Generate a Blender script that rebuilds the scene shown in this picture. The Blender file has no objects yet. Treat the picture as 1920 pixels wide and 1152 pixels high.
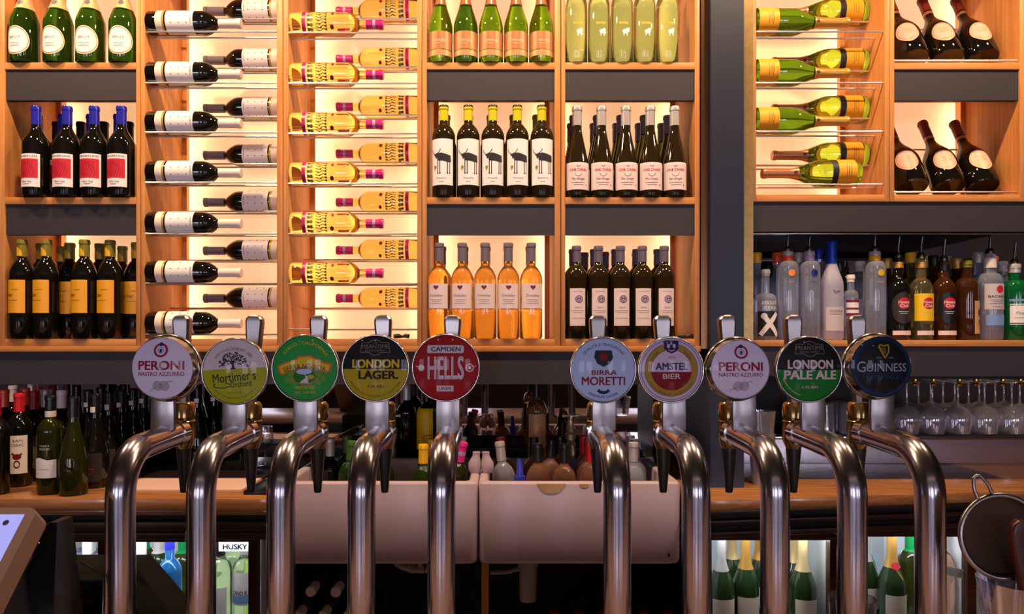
import bpy, bmesh, math, random
from math import sin, cos, pi, sqrt, radians
from mathutils import Vector, Matrix

random.seed(7)
SC = bpy.context.scene
COL = SC.collection

# ------------------------------------------------------------------ camera
F, CX, CY, EZ = 1340.0, 938.0, 640.0, 1.43      # focal length / principal point in pixels of 1920x1152, eye height
cam_data = bpy.data.cameras.new('camera')
cam = bpy.data.objects.new('camera', cam_data)
COL.objects.link(cam)
cam.location = (0, 0, EZ)
cam.rotation_euler = (pi / 2, 0, 0)
cam_data.sensor_width = 36.0
cam_data.lens = F / 1920 * 36.0
cam_data.shift_x = (960 - CX) / 1920
cam_data.shift_y = (CY - 576) / 1920
cam_data.clip_start = 0.02
SC.camera = cam

# ------------------------------------------------------------------ world, exposure
SC.view_settings.view_transform = 'Standard'
SC.view_settings.look = 'None'
SC.view_settings.exposure = 0.0
SC.view_settings.gamma = 1.0
SC.view_settings.use_curve_mapping = False
world = bpy.data.worlds.new('world')
SC.world = world
world.use_nodes = True
world.node_tree.nodes['Background'].inputs[0].default_value = (0.9, 0.75, 0.7, 1)
world.node_tree.nodes['Background'].inputs[1].default_value = 0.05
cy = SC.cycles
cy.use_denoising = True
cy.max_bounces = 9
cy.diffuse_bounces = 3
cy.glossy_bounces = 5
cy.transmission_bounces = 9
cy.transparent_max_bounces = 14
cy.sample_clamp_indirect = 4.0
cy.blur_glossy = 0.5

WINDOW_POWER = 14.0      # daylight in the street windows behind the camera
LAMP_POWER = 1000.0      # spots over the shelving
ROOM_LAMP_POWER = 70.0 # spots over the customers
PANEL_POWER = 0.62      # lit back panels of the shelving
LED_POWER = 20.0         # LED strips along the panel edges


def PX(px, D):
    return (px - CX) / F * D


def PZ(py, D):
    return EZ - (py - CY) / F * D


def S(r, g, b):
    def f(c):
        c = c / 255.0
        return c / 12.92 if c <= 0.04045 else ((c + 0.055) / 1.055) ** 2.4
    return (f(r), f(g), f(b))


# ------------------------------------------------------------------ materials
MATS = {}


def mat(name, col, rough=0.5, metal=0.0, trans=0.0, ior=1.45, emit=0.0, ecol=None, coat=0.0, spec=0.5, noise=0.0, nscale=40.0, bump=0.0, coat_rough=0.04, aniso=0.0):
    m = bpy.data.materials.new(name)
    m.use_nodes = True
    nt = m.node_tree
    b = nt.nodes['Principled BSDF']
    c = (*col, 1)
    b.inputs['Base Color'].default_value = c
    b.inputs['Roughness'].default_value = rough
    b.inputs['Metallic'].default_value = metal
    b.inputs['IOR'].default_value = ior
    b.inputs['Transmission Weight'].default_value = trans
    b.inputs['Coat Weight'].default_value = coat
    b.inputs['Coat Roughness'].default_value = coat_rough
    b.inputs['Specular IOR Level'].default_value = spec
    b.inputs['Anisotropic'].default_value = aniso
    if emit:
        b.inputs['Emission Color'].default_value = (*(ecol or col), 1)
        b.inputs['Emission Strength'].default_value = emit
    if noise or bump:
        tc = nt.nodes.new('ShaderNodeTexCoord')
        nz = nt.nodes.new('ShaderNodeTexNoise')
        nz.inputs['Scale'].default_value = nscale
        nz.inputs['Detail'].default_value = 4
        nt.links.new(tc.outputs['Object'], nz.inputs['Vector'])
        if noise:
            rp = nt.nodes.new('ShaderNodeValToRGB')
            rp.color_ramp.elements[0].position = 0.3
            rp.color_ramp.elements[1].position = 0.7
            rp.color_ramp.elements[0].color = (*[max(0, x * (1 - noise)) for x in col], 1)
            rp.color_ramp.elements[1].color = (*[min(1, x * (1 + noise)) for x in col], 1)
            nt.links.new(nz.outputs['Fac'], rp.inputs['Fac'])
            nt.links.new(rp.outputs['Color'], b.inputs['Base Color'])
        if bump:
            bp = nt.nodes.new('ShaderNodeBump')
            bp.inputs['Strength'].default_value = bump
            bp.inputs['Distance'].default_value = 0.002
            nt.links.new(nz.outputs['Fac'], bp.inputs['Height'])
            nt.links.new(bp.outputs['Normal'], b.inputs['Normal'])
    MATS[name] = m
    return m


def wood(name, dark, light, axis='X', rough=0.42, scale=1.0, coat=0.0):
    """Grain running along one object axis."""
    m = mat(name, light, rough, coat=coat)
    nt = m.node_tree
    b = nt.nodes['Principled BSDF']
    tc = nt.nodes.new('ShaderNodeTexCoord')
    mp = nt.nodes.new('ShaderNodeMapping')
    sc = {'X': (2.0, 45, 45), 'Y': (45, 2.0, 45), 'Z': (45, 45, 2.0)}[axis]
    mp.inputs['Scale'].default_value = [s * scale for s in sc]
    n1 = nt.nodes.new('ShaderNodeTexNoise')
    n1.inputs['Scale'].default_value = 1.6
    n1.inputs['Detail'].default_value = 6
    n1.inputs['Roughness'].default_value = 0.65
    rp = nt.nodes.new('ShaderNodeValToRGB')
    rp.color_ramp.elements[0].position = 0.33
    rp.color_ramp.elements[1].position = 0.68
    rp.color_ramp.elements[0].color = (*dark, 1)
    rp.color_ramp.elements[1].color = (*light, 1)
    nt.links.new(tc.outputs['Object'], mp.inputs['Vector'])
    nt.links.new(mp.outputs['Vector'], n1.inputs['Vector'])
    nt.links.new(n1.outputs['Fac'], rp.inputs['Fac'])
    nt.links.new(rp.outputs['Color'], b.inputs['Base Color'])
    bp = nt.nodes.new('ShaderNodeBump')
    bp.inputs['Strength'].default_value = 0.15
    bp.inputs['Distance'].default_value = 0.001
    nt.links.new(n1.outputs['Fac'], bp.inputs['Height'])
    nt.links.new(bp.outputs['Normal'], b.inputs['Normal'])
    return m


def thin_glass(name, col=(0.97, 0.97, 0.99), refl=1.0, base=0.06, haze=0.0):
    """One-surface glass: lets light straight through and mirrors at grazing angles."""
    m = bpy.data.materials.new(name)
    m.use_nodes = True
    nt = m.node_tree
    nt.nodes.clear()
    out = nt.nodes.new('ShaderNodeOutputMaterial')
    mix = nt.nodes.new('ShaderNodeMixShader')
    tr = nt.nodes.new('ShaderNodeBsdfTransparent')
    gl = nt.nodes.new('ShaderNodeBsdfGlossy')
    lw = nt.nodes.new('ShaderNodeLayerWeight')
    ma = nt.nodes.new('ShaderNodeMath')
    ma.operation = 'MULTIPLY_ADD'
    ma.inputs[1].default_value = min(0.92, 0.80 * refl)
    ma.inputs[2].default_value = base
    lw.inputs['Blend'].default_value = 0.28
    tr.inputs['Color'].default_value = (*col, 1)
    gl.inputs['Color'].default_value = (0.95, 0.95, 1, 1)
    gl.inputs['Roughness'].default_value = 0.02
    nt.links.new(lw.outputs['Facing'], ma.inputs[0])
    nt.links.new(ma.outputs[0], mix.inputs['Fac'])
    nt.links.new(tr.outputs[0], mix.inputs[1])
    nt.links.new(gl.outputs[0], mix.inputs[2])
    last = mix
    if haze:
        df = nt.nodes.new('ShaderNodeBsdfDiffuse')
        df.inputs['Color'].default_value = (0.85, 0.80, 0.84, 1)
        mh = nt.nodes.new('ShaderNodeMixShader')
        mh.inputs['Fac'].default_value = haze
        nt.links.new(mix.outputs[0], mh.inputs[1])
        nt.links.new(df.outputs[0], mh.inputs[2])
        last = mh
    nt.links.new(last.outputs[0], out.inputs['Surface'])
    MATS[name] = m
    return m


oak_x = wood('oak_along', S(190, 118, 58), S(221, 153, 86), 'X')
oak_z = wood('oak_upright', S(190, 118, 58), S(221, 153, 86), 'Z')
walnut = wood('dark_wood', S(48, 26, 18), S(84, 46, 30), 'X', rough=0.35)
counter_wood = wood('counter_wood', S(130, 82, 50), S(182, 124, 78), 'X', rough=0.22, coat=0.3)
black_board = mat('black_board', S(50, 43, 49), 0.55, noise=0.10, nscale=300)
column_paint = mat('column_paint', S(27, 29, 50), 0.45, noise=0.06, nscale=300)
bronze_face = mat('bronze_face', S(120, 84, 56), 0.25, metal=0.8)
brass_strip = mat('brass_strip', S(170, 138, 88), 0.32, metal=0.6, noise=0.12, nscale=60)
panel_lit = mat('lit_panel', S(235, 208, 172), 0.6, emit=PANEL_POWER, ecol=(1.0, 0.62, 0.33))
led_white = mat('led_strip', (1, 1, 1), 0.5, emit=LED_POWER, ecol=(1.0, 0.80, 0.54))
steel = mat('brushed_steel', (0.38, 0.335, 0.37), 0.21, metal=1.0, coat=0.7, coat_rough=0.02)
chrome = mat('chrome', (0.50, 0.46, 0.43), 0.16, metal=1.0)
handle_metal = mat('satin_metal', (0.28, 0.245, 0.245), 0.30, metal=1.0)
brass = mat('brass', (0.42, 0.28, 0.12), 0.22, metal=1.0)
gold_knob = mat('gold_knob', (0.85, 0.58, 0.12), 0.25, metal=1.0)
black_plastic = mat('black_plastic', (0.012, 0.012, 0.014), 0.25)
black_matt = mat('black_matt', (0.010, 0.009, 0.009), 0.6)
ceramic = mat('sink_ceramic', S(180, 155, 168), 0.38, noise=0.03, nscale=12)
mirror_mat = mat('mirror', (0.36, 0.33, 0.32), 0.015, metal=1.0)
rod_metal = mat('rack_rod', (0.86, 0.82, 0.80), 0.30, metal=1.0)
glass_clear = thin_glass('clear_glass', (0.93, 0.93, 0.96), 1.3, 0.15)
barware_glass = thin_glass('barware_glass', (0.90, 0.88, 0.90), 1.3, 0.18, 0.14)
pane_glass = thin_glass('pane_glass', (0.97, 0.98, 0.98), 0.35, 0.03)
fridge_white = mat('fridge_white', S(225, 228, 232), 0.4)
fridge_lamp = mat('fridge_lamp', (1, 1, 1), 0.5, emit=22.0, ecol=(0.88, 0.95, 1.0))
paper_white = mat('paper_white', S(243, 234, 234), 0.55)
paper_cream = mat('paper_cream', S(232, 206, 180), 0.55)


# ------------------------------------------------------------------ mesh building
class MB:
    def __init__(self):
        self.v, self.f = [], []

    def add(self, vs, fs):
        n = len(self.v)
        self.v += [tuple(p) for p in vs]
        self.f += [tuple(i + n for i in f) for f in fs]
        return self

    def box(self, x0, x1, y0, y1, z0, z1, M=None):
        vs = [(x, y, z) for z in (z0, z1) for y in (y0, y1) for x in (x0, x1)]
        if M is not None:
            vs = [M @ Vector(p) for p in vs]
        return self.add(vs, [(0, 2, 3, 1), (4, 5, 7, 6), (0, 1, 5, 4), (2, 6, 7, 3), (0, 4, 6, 2), (1, 3, 7, 5)])

    def lathe(self, prof, n=32, M=None):
        vs, fs = [], []
        rings = []
        for r, z in prof:
            if r < 1e-6:
                rings.append([len(vs)])
                vs.append((0, 0, z))
            else:
                k = len(vs)
                rings.append(list(range(k, k + n)))
                vs += [(r * sin(2 * pi * i / n), -r * cos(2 * pi * i / n), z) for i in range(n)]
        for a, b in zip(rings, rings[1:]):
            for i in range(n):
                j = (i + 1) % n
                if len(a) == 1 and len(b) == 1:
                    continue
                if len(a) == 1:
                    fs.append((a[0], b[j], b[i]))
                elif len(b) == 1:
                    fs.append((a[i], a[j], b[0]))
                else:
                    fs.append((a[i], a[j], b[j], b[i]))
        if M is not None:
            vs = [M @ Vector(p) for p in vs]
        return self.add(vs, fs)

    def tube(self, pts, r, n=16, caps=True):
        pts = [Vector(p) for p in pts]
        rs = r if isinstance(r, (list, tuple)) else [r] * len(pts)
        vs, fs, up = [], [], None
        for i, p in enumerate(pts):
            d = (pts[min(i + 1, len(pts) - 1)] - pts[max(i - 1, 0)]).normalized()
            if up is None:
                up = Vector((0, 0, 1)) if abs(d.z) < 0.9 else Vector((0, 1, 0))
            side = d.cross(up).normalized()
            up = side.cross(d).normalized()
            vs += [p + (side * cos(2 * pi * k / n) + up * sin(2 * pi * k / n)) * rs[i] for k in range(n)]
        for i in range(len(pts) - 1):
            for k in range(n):
                l = (k + 1) % n
                fs.append((i * n + k, i * n + l, (i + 1) * n + l, (i + 1) * n + k))
        if caps:
            fs.append(tuple(range(n))[::-1])
            fs.append(tuple(range((len(pts) - 1) * n, len(pts) * n)))
        return self.add(vs, fs)

    def prism(self, poly, y0, y1, M=None):
        """A polygon in (x, z) run from y0 to y1."""
        n = len(poly)
        vs = [(x, y0, z) for x, z in poly] + [(x, y1, z) for x, z in poly]
        fs = [tuple(range(n)), tuple(range(2 * n - 1, n - 1, -1))]
        fs += [(i, i + n, (i + 1) % n + n, (i + 1) % n) for i in range(n)]
        if M is not None:
            vs = [M @ Vector(p) for p in vs]
        return self.add(vs, fs)

    def loft(self, loops, cap0=True, cap1=True):
        n = len(loops[0])
        vs = [p for l in loops for p in l]
        fs = []
        for i in range(len(loops) - 1):
            for k in range(n):
                l = (k + 1) % n
                fs.append((i * n + k, i * n + l, (i + 1) * n + l, (i + 1) * n + k))
        if cap0:
            fs.append(tuple(range(n))[::-1])
        if cap1:
            fs.append(tuple(range((len(loops) - 1) * n, len(loops) * n)))
        return self.add(vs, fs)

    def mesh(self, name, m, bevel=0.0, smooth=True, angle=38):
        me = bpy.data.meshes.new(name)
        me.from_pydata(self.v, [], self.f)
        if bevel or smooth:
            bm = bmesh.new()
            bm.from_mesh(me)
            if bevel:
                es = [e for e in bm.edges if len(e.link_faces) == 2 and e.calc_face_angle(0) > 0.6]
                bmesh.ops.bevel(bm, geom=es, offset=bevel, segments=2, affect='EDGES', profile=0.5)
            bmesh.ops.recalc_face_normals(bm, faces=bm.faces)
            bm.to_mesh(me)
            bm.free()
        if smooth:
            me.polygons.foreach_set('use_smooth', [True] * len(me.polygons))
            me.set_sharp_from_angle(angle=radians(angle))
        me.materials.append(m)
        return me

    def build(self, name, m, parent=None, bevel=0.0, loc=None, label=None, smooth=True, angle=38, kind=None):
        o = bpy.data.objects.new(name, self.mesh(name, m, bevel, smooth, angle))
        COL.objects.link(o)
        if parent is not None:
            o.parent = parent
        if loc is not None:
            o.location = loc
        if label:
            o['label'] = label
        if kind:
            o['kind'] = kind
        return o


def rrect(x0, x1, y0, y1, z, r, n=5):
    pts = []
    for cx_, cy_, a in ((x1 - r, y1 - r, 0), (x0 + r, y1 - r, 90), (x0 + r, y0 + r, 180), (x1 - r, y0 + r, 270)):
        for i in range(n + 1):
            t = radians(a + 90 * i / n)
            pts.append((cx_ + r * cos(t), cy_ + r * sin(t), z))
    return pts


def thing(name, label, cat, loc=(0, 0, 0), group=None, rot=(0, 0, 0)):
    o = bpy.data.objects.new(name, None)
    COL.objects.link(o)
    o.location = loc
    o.rotation_euler = rot
    o.empty_display_size = 0.05
    o['label'] = label
    o['category'] = cat
    if group:
        o['group'] = group
    return o


def tag(o, label, cat, group=None):
    o['label'] = label
    o['category'] = cat
    if group:
        o['group'] = group
    return o


def link(name, me, parent, label=None):
    o = bpy.data.objects.new(name, me)
    COL.objects.link(o)
    o.parent = parent
    if label:
        o['label'] = label
    return o


def structure(o):
    o['kind'] = 'structure'
    return o


# ------------------------------------------------------------------ flat shapes (u, v) for labels, badges, lettering
_TXT = {}


def text2d(s, bold=0.0, shear=0.0, spacing=1.0):
    key = (s, bold, shear, spacing)
    if key in _TXT:
        return _TXT[key]
    c = bpy.data.curves.new('t', 'FONT')
    c.body = s
    c.size = 1.0
    c.offset = bold
    c.shear = shear
    c.space_character = spacing
    c.resolution_u = 3
    c.fill_mode = 'FRONT'
    o = bpy.data.objects.new('t', c)
    COL.objects.link(o)
    dg = bpy.context.evaluated_depsgraph_get()
    me = bpy.data.meshes.new_from_object(o.evaluated_get(dg))
    vs = [(v.co.x, v.co.y) for v in me.vertices]
    fs = [tuple(p.vertices) for p in me.polygons]
    bpy.data.objects.remove(o)
    bpy.data.curves.remove(c)
    bpy.data.meshes.remove(me)
    _TXT[key] = (vs, fs)
    return vs, fs


def T(s, cx_, cy_, w, h=None, bold=0.0, shear=0.0, spacing=1.0, rot=0.0):
    """Lettering fitted to a box w x h centred on (cx_, cy_); without h its own proportions."""
    vs, fs = text2d(s, min(bold, 0.0), shear, spacing)
    if bold > 0:
        bold *= 0.7
        n0, v0, f0 = len(vs), vs, fs
        vs, fs = [], []
        for k, (dx, dy) in enumerate(((-bold, -bold * 0.6), (bold, -bold * 0.6), (-bold, bold * 0.6), (bold, bold * 0.6))):
            vs = vs + [(x + dx, y + dy) for x, y in v0]
            fs = fs + [tuple(i + k * n0 for i in f) for f in f0]
    x0, x1 = min(p[0] for p in vs), max(p[0] for p in vs)
    y0, y1 = min(p[1] for p in vs), max(p[1] for p in vs)
    sx = w / (x1 - x0)
    sy = sx if h is None else h / (y1 - y0)
    c, s_ = cos(rot), sin(rot)
    out = []
    for x, y in vs:
        x, y = (x - (x0 + x1) / 2) * sx, (y - (y0 + y1) / 2) * sy
        out.append((cx_ + x * c - y * s_, cy_ + x * s_ + y * c))
    return out, fs


def arc_text(s, R, mid_deg, span_deg, h, bold=0.0, inside=False, cx_=0, cy_=0):
    """Lettering bent along a circle; mid_deg measured clockwise from the top. inside=True reads along the bottom."""
    vs, fs = T(s, 0, 0, radians(span_deg) * R, h, bold)
    vs, fs = refine(vs, fs, radians(span_deg) * R / 24)
    out = []
    for x, y in vs:
        if not inside:
            a = radians(mid_deg) + x / R
            out.append((cx_ + (R + y) * sin(a), cy_ + (R + y) * cos(a)))
        else:
            a = radians(mid_deg) - x / R
            out.append((cx_ + (R - y) * sin(a), cy_ + (R - y) * cos(a)))
    return out, fs


def rect2(x0, x1, y0, y1):
    return [(x0, y0), (x1, y0), (x1, y1), (x0, y1)], [(0, 1, 2, 3)]


def ell(cx_, cy_, a, b=None, n=32, t0=0, t1=360):
    b = a if b is None else b
    full = abs(t1 - t0) >= 360
    k = n if full else n + 1
    pts = [(cx_ + a * cos(radians(t0 + (t1 - t0) * i / n)), cy_ + b * sin(radians(t0 + (t1 - t0) * i / n))) for i in range(k)]
    return pts, [tuple(range(len(pts)))]


def ring2(cx_, cy_, a, b, n=40, t0=0, t1=360, sy=1.0):
    vs, fs = [], []
    for i in range(n + 1):
        t = radians(t0 + (t1 - t0) * i / n)
        vs += [(cx_ + a * cos(t), cy_ + a * sin(t) * sy), (cx_ + b * cos(t), cy_ + b * sin(t) * sy)]
    for i in range(n):
        fs.append((2 * i, 2 * i + 1, 2 * i + 3, 2 * i + 2))
    return vs, fs


def pol(*pts):
    return list(pts), [tuple(range(len(pts)))]


def stroke(pts, w):
    """A ribbon of width w along a polyline."""
    vs, fs = [], []
    for i, p in enumerate(pts):
        a, b = pts[max(i - 1, 0)], pts[min(i + 1, len(pts) - 1)]
        dx, dy = b[0] - a[0], b[1] - a[1]
        l = sqrt(dx * dx + dy * dy) or 1
        nx, ny = -dy / l * w / 2, dx / l * w / 2
        vs += [(p[0] + nx, p[1] + ny), (p[0] - nx, p[1] - ny)]
    for i in range(len(pts) - 1):
        fs.append((2 * i, 2 * i + 1, 2 * i + 3, 2 * i + 2))
    return vs, fs


def heart(cx_, cy_, s):
    pts = []
    for i in range(28):
        t = 2 * pi * i / 28
        pts.append((cx_ + s * sin(t) ** 3, cy_ + s * (13 * cos(t) - 5 * cos(2 * t) - 2 * cos(3 * t) - cos(4 * t)) / 16))
    return pts, [tuple(range(28))]


def refine(vs, fs, maxlen):
    bm = bmesh.new()
    bv = [bm.verts.new((p[0], p[1], 0)) for p in vs]
    for f in fs:
        try:
            bm.faces.new([bv[i] for i in f])
        except ValueError:
            pass
    bmesh.ops.triangulate(bm, faces=bm.faces)
    for _ in range(7):
        es = [e for e in bm.edges if e.calc_length() > maxlen]
        if not es:
            break
        bmesh.ops.subdivide_edges(bm, edges=es, cuts=1)
        bmesh.ops.triangulate(bm, faces=[f for f in bm.faces if len(f.verts) > 3])
    bm.verts.index_update()
    out = [(v.co.x, v.co.y) for v in bm.verts], [tuple(v.index for v in f.verts) for f in bm.faces]
    bm.free()
    return out


def decal_mesh(name, shapes, m, fn, maxlen, lift):
    """Flat shapes laid on a curved face: fn(u, v, lift) -> xyz."""
    mb = MB()
    for vs, fs in shapes:
        vs, fs = refine(vs, fs, maxlen)
        mb.add([fn(u, v, lift) for u, v in vs], fs)
    me = bpy.data.meshes.new(name)
    me.from_pydata(mb.v, [], mb.f)
    me.polygons.foreach_set('use_smooth', [True] * len(me.polygons))
    me.materials.append(m)
    return me
# ------------------------------------------------------------------ bottle glass, capsules, labels
g_dark = mat('dark_bottle_glass', (0.006, 0.005, 0.004), 0.04, spec=0.7)
g_brown = mat('brown_bottle_glass', (0.020, 0.012, 0.004), 0.04, spec=0.7)
g_olive = mat('olive_bottle_glass', (0.055, 0.06, 0.008), 0.03, trans=0.7, spec=0.6)
g_green = mat('green_bottle_glass', (0.16, 0.36, 0.015), 0.02, trans=0.92)
g_deep = mat('deep_green_glass', (0.06, 0.17, 0.01), 0.02, trans=0.85)
g_lime = mat('lime_bottle_glass', (0.34, 0.56, 0.05), 0.02, trans=0.95)
g_pale = mat('pale_green_glass', (0.80, 0.94, 0.44), 0.02, trans=0.97)
g_blue = mat('pale_blue_glass', (0.40, 0.62, 0.72), 0.03, trans=0.9)
g_white = mat('golden_white_wine', (0.96, 0.80, 0.24), 0.02, trans=0.97)
g_rose = mat('orange_rose_wine', (1.0, 0.66, 0.22), 0.02, trans=0.95)
g_pink = mat('pale_rose_wine', (0.80, 0.42, 0.28), 0.03, trans=0.9)
g_clear = mat('clear_spirit_glass', (0.78, 0.82, 1.0), 0.02, trans=0.82)
g_frost = mat('frosted_glass', (0.56, 0.51, 0.66), 0.45, trans=0.35)
g_rum = mat('amber_rum', (0.09, 0.026, 0.008), 0.03, trans=0.5)
g_tank = mat('emerald_glass', (0.005, 0.16, 0.04), 0.04, trans=0.4)
g_azure = mat('azure_glass', (0.02, 0.20, 0.55), 0.05, trans=0.5)

C = lambda n, c, r=0.35, me=0.0: mat(n, S(*c), r, me)
c_blue = C('blue_foil', (44, 46, 178), 0.25, 0.2)
c_olive = C('olive_foil', (128, 116, 34), 0.4)
c_mustard = C('mustard_foil', (238, 178, 20), 0.35)
c_yellow = C('yellow_foil', (206, 196, 20), 0.35)
c_copper = C('copper_foil', (176, 112, 76), 0.3, 0.4)
c_silver = C('silver_foil', (190, 182, 182), 0.3, 0.3)
c_white = C('white_foil', (228, 212, 206), 0.35)
c_grey = C('grey_foil', (112, 98, 108), 0.4)
c_slate = C('slate_foil', (104, 92, 112), 0.35)
c_mag = C('magenta_foil', (190, 22, 112), 0.3)
c_lilac = C('lilac_band', (176, 150, 190), 0.4)
c_gold = C('gold_foil', (214, 158, 78), 0.3, 0.5)
c_pgold = C('pale_gold_foil', (226, 196, 140), 0.35, 0.3)
c_maroon = C('maroon_foil', (104, 30, 20), 0.35)
c_red = C('red_foil', (206, 26, 38), 0.3)
c_dred = C('crimson_foil', (150, 14, 40), 0.3)
c_orange = C('orange_foil', (238, 78, 34), 0.3)
c_black = C('black_foil', (20, 17, 20), 0.3)
c_green = C('green_foil', (62, 104, 40), 0.35)
c_jade = C('jade_cap', (16, 140, 74), 0.35)
c_pink = C('pink_foil', (228, 36, 140), 0.35)
l_white = paper_white
l_cream = C('cream_label', (238, 216, 196), 0.5)
l_orange = C('orange_label', (240, 166, 26), 0.45)
l_amber = C('amber_label', (236, 160, 26), 0.5)
l_copper = C('copper_label', (190, 128, 84), 0.35, 0.3)
l_coppershade = C('copper_band', (206, 150, 104), 0.35, 0.3)
l_red = C('red_label', (206, 30, 52), 0.5)
l_wine = C('wine_print', (120, 16, 40), 0.5)
l_navy = C('navy_print', (40, 34, 84), 0.5)
l_ink = C('black_print', (34, 28, 32), 0.5)
l_greyink = C('grey_print', (120, 104, 104), 0.6)
l_pinkl = C('pink_label', (240, 172, 150), 0.45)
l_rosy = C('rosy_label', (234, 208, 206), 0.5)
l_gold = C('gold_print', (196, 150, 50), 0.4, 0.3)
l_olive = C('olive_print', (140, 130, 30), 0.5)
l_purple = C('purple_print', (104, 76, 124), 0.5)
l_violet = C('violet_print', (84, 60, 110), 0.5)
l_yellow = C('yellow_label', (246, 196, 14), 0.45)
l_tan = C('tan_label', (206, 156, 104), 0.5)
l_darkl = C('charcoal_label', (44, 36, 38), 0.5)
l_orangeball = C('orange_badge', (250, 140, 30), 0.4)
l_blueball = C('blue_badge', (26, 34, 120), 0.4)
l_lemonball = C('lemon_badge', (226, 178, 40), 0.4)
l_skyl = C('sky_label', (120, 150, 205), 0.5)
l_greyl = C('dove_label', (202, 188, 192), 0.5)


def shoulder(R, rn, zs, zn, kind, n=12):
    out = []
    for i in range(1, n):
        t = i / n
        if kind == 'bordeaux':
            f = max(0.0, 1 - t ** 1.9) ** 0.95
        elif kind == 'burgundy':
            f = (1 - t) ** 1.15 * (1 - 0.25 * sin(pi * t)) + 0.30 * sin(pi * t) * (1 - t)
        elif kind == 'champagne':
            f = 0.5 * (1 + cos(pi * t ** 0.88))
        elif kind == 'round':
            f = sqrt(max(0.0, 1 - t * t))
        else:
            f = 0.5 * (1 + cos(pi * t))
        out.append((rn + (R - rn) * f, zs + (zn - zs) * t))
    return out


def bottle_profile(R, H, rn=0.0145, zs=0.19, zn=0.225, kind='bordeaux', base=0.0):
    p = [(0, 0.012 if base else 0.004), (R * 0.75, 0.002), (R - 0.004, 0.0), (R, 0.006), (R, zs * 0.5), (R, zs)]
    p += shoulder(R, rn, zs, zn, kind)
    p += [(rn, zn), (rn * 0.97, H - 0.014), (rn + 0.0012, H - 0.013), (rn + 0.0012, H - 0.004), (rn, H), (0, H)]
    return p


def prof_r(prof, z):
    pr = [q for q in prof if q[0] > 0]
    for (r0, z0), (r1, z1) in zip(pr, pr[1:]):
        if z0 <= z <= z1 and z1 > z0:
            return r0 + (r1 - r0) * (z - z0) / (z1 - z0)
    return pr[-1][0]


PROTO = {}
UPRIGHT = []       # (root, body radius) of the bottles that stand
RADIUS = {}


def define_bottle(kind, prof, glass, caps=(), decals=(), seg=32):
    """caps: (name, z0, z1, lift, material[, parent index]); decals: (name, shapes, material, lift, parent name or None)."""
    items = [('glass_body', MB().lathe(prof, seg).mesh('glass_body', glass, angle=50), None, None)]
    H = max(z for r, z in prof)
    for cp in caps:
        nm, z0, z1, lift, m = cp[:5]
        pts = [(prof_r(prof, z0) + 0.0001, z0), (prof_r(prof, z0) + lift, z0)]
        zz = [q[1] for q in prof if z0 < q[1] < z1 and q[0] > 0]
        pts += [(prof_r(prof, z) + lift, z) for z in zz]
        pts += [(prof_r(prof, z1) + lift, z1)]
        if z1 >= H - 1e-6:
            pts += [(prof_r(prof, z1) + lift * 0.6, z1 + lift), (0, z1 + lift)]
        else:
            pts += [(prof_r(prof, z1) + 0.0001, z1)]
        items.append((nm, MB().lathe(pts, 24).mesh(nm, m), cp[5] if len(cp) > 5 else None, None))

    def fn(u, v, lift):
        r = prof_r(prof, v)
        a = u / r
        return ((r + lift) * sin(a), -(r + lift) * cos(a), v)
    for nm, shapes, m, lift, par in decals:
        items.append((nm, decal_mesh(nm, shapes, m, fn, 0.0055, lift), par, None))
    PROTO[kind] = items
    RADIUS[kind] = max(q[0] for q in prof)
    return items


def extra_part(kind, nm, mb, m, parent=None, **kw):
    PROTO[kind].append((nm, mb.mesh(nm, m, **kw), parent, None))


def place(kind, name, label, cat, loc, group=None, rot=(0, 0, 0), spin=0.0, lift=0.0006):
    """Stand one more bottle of a kind: an empty at its base and a copy of every part."""
    root = thing(name, label, cat, (loc[0], loc[1], loc[2] + lift), group, rot)
    if kind in RADIUS and kind != 'squat' and abs(root.rotation_euler.x) < 0.2 and abs(root.rotation_euler.y) < 0.3:
        UPRIGHT.append((root, RADIUS[kind]))
    made = {}
    for nm, me, par, lab in PROTO[kind]:
        o = bpy.data.objects.new(nm, me)
        COL.objects.link(o)
        o.parent = made.get(par, root) if par else root
        if spin and not par:
            o.rotation_euler = (0, 0, spin)
        made.setdefault(nm, o)
        if lab:
            o['label'] = lab
    return root


def lines(x0, x1, ys, h=0.0012):
    """Rows of print too small to read."""
    return [rect2(x0 + (0.15 * (x1 - x0) if i % 2 else 0), x1 - (0.12 * (x1 - x0) if i % 2 else 0), y, y + h) for i, y in enumerate(ys)]


def LR(hw, z0, z1):
    return [rect2(-hw, hw, z0, z1)]


L1, L2, L3 = 0.0006, 0.0011, 0.0015

# white-labelled champagne of the top left shelf
p = bottle_profile(0.0445, 0.315, 0.0145, 0.13, 0.235, 'champagne')
define_bottle('fizz_white', p, mat('dark_champagne_glass', (0.035, 0.11, 0.008), 0.02, trans=0.8), [('foil', 0.175, 0.315, 0.0009, c_pgold)], [
    ('label', [ell(0, 0.065, 0.043, 0.046)], l_white, L1, None),
    ('label_rim', [ring2(0, 0.065, 0.038, 0.0405, sy=1.07)], l_gold, L2, 'label'),
    ('lettering', [T('BRUT', 0, 0.074, 0.036, 0.008)] + lines(-0.016, 0.016, (0.055, 0.050, 0.045)), l_greyink, L2, 'label'),
    ('seal', [ell(0, 0.196, 0.009)], c_grey, L2, None)])

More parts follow.
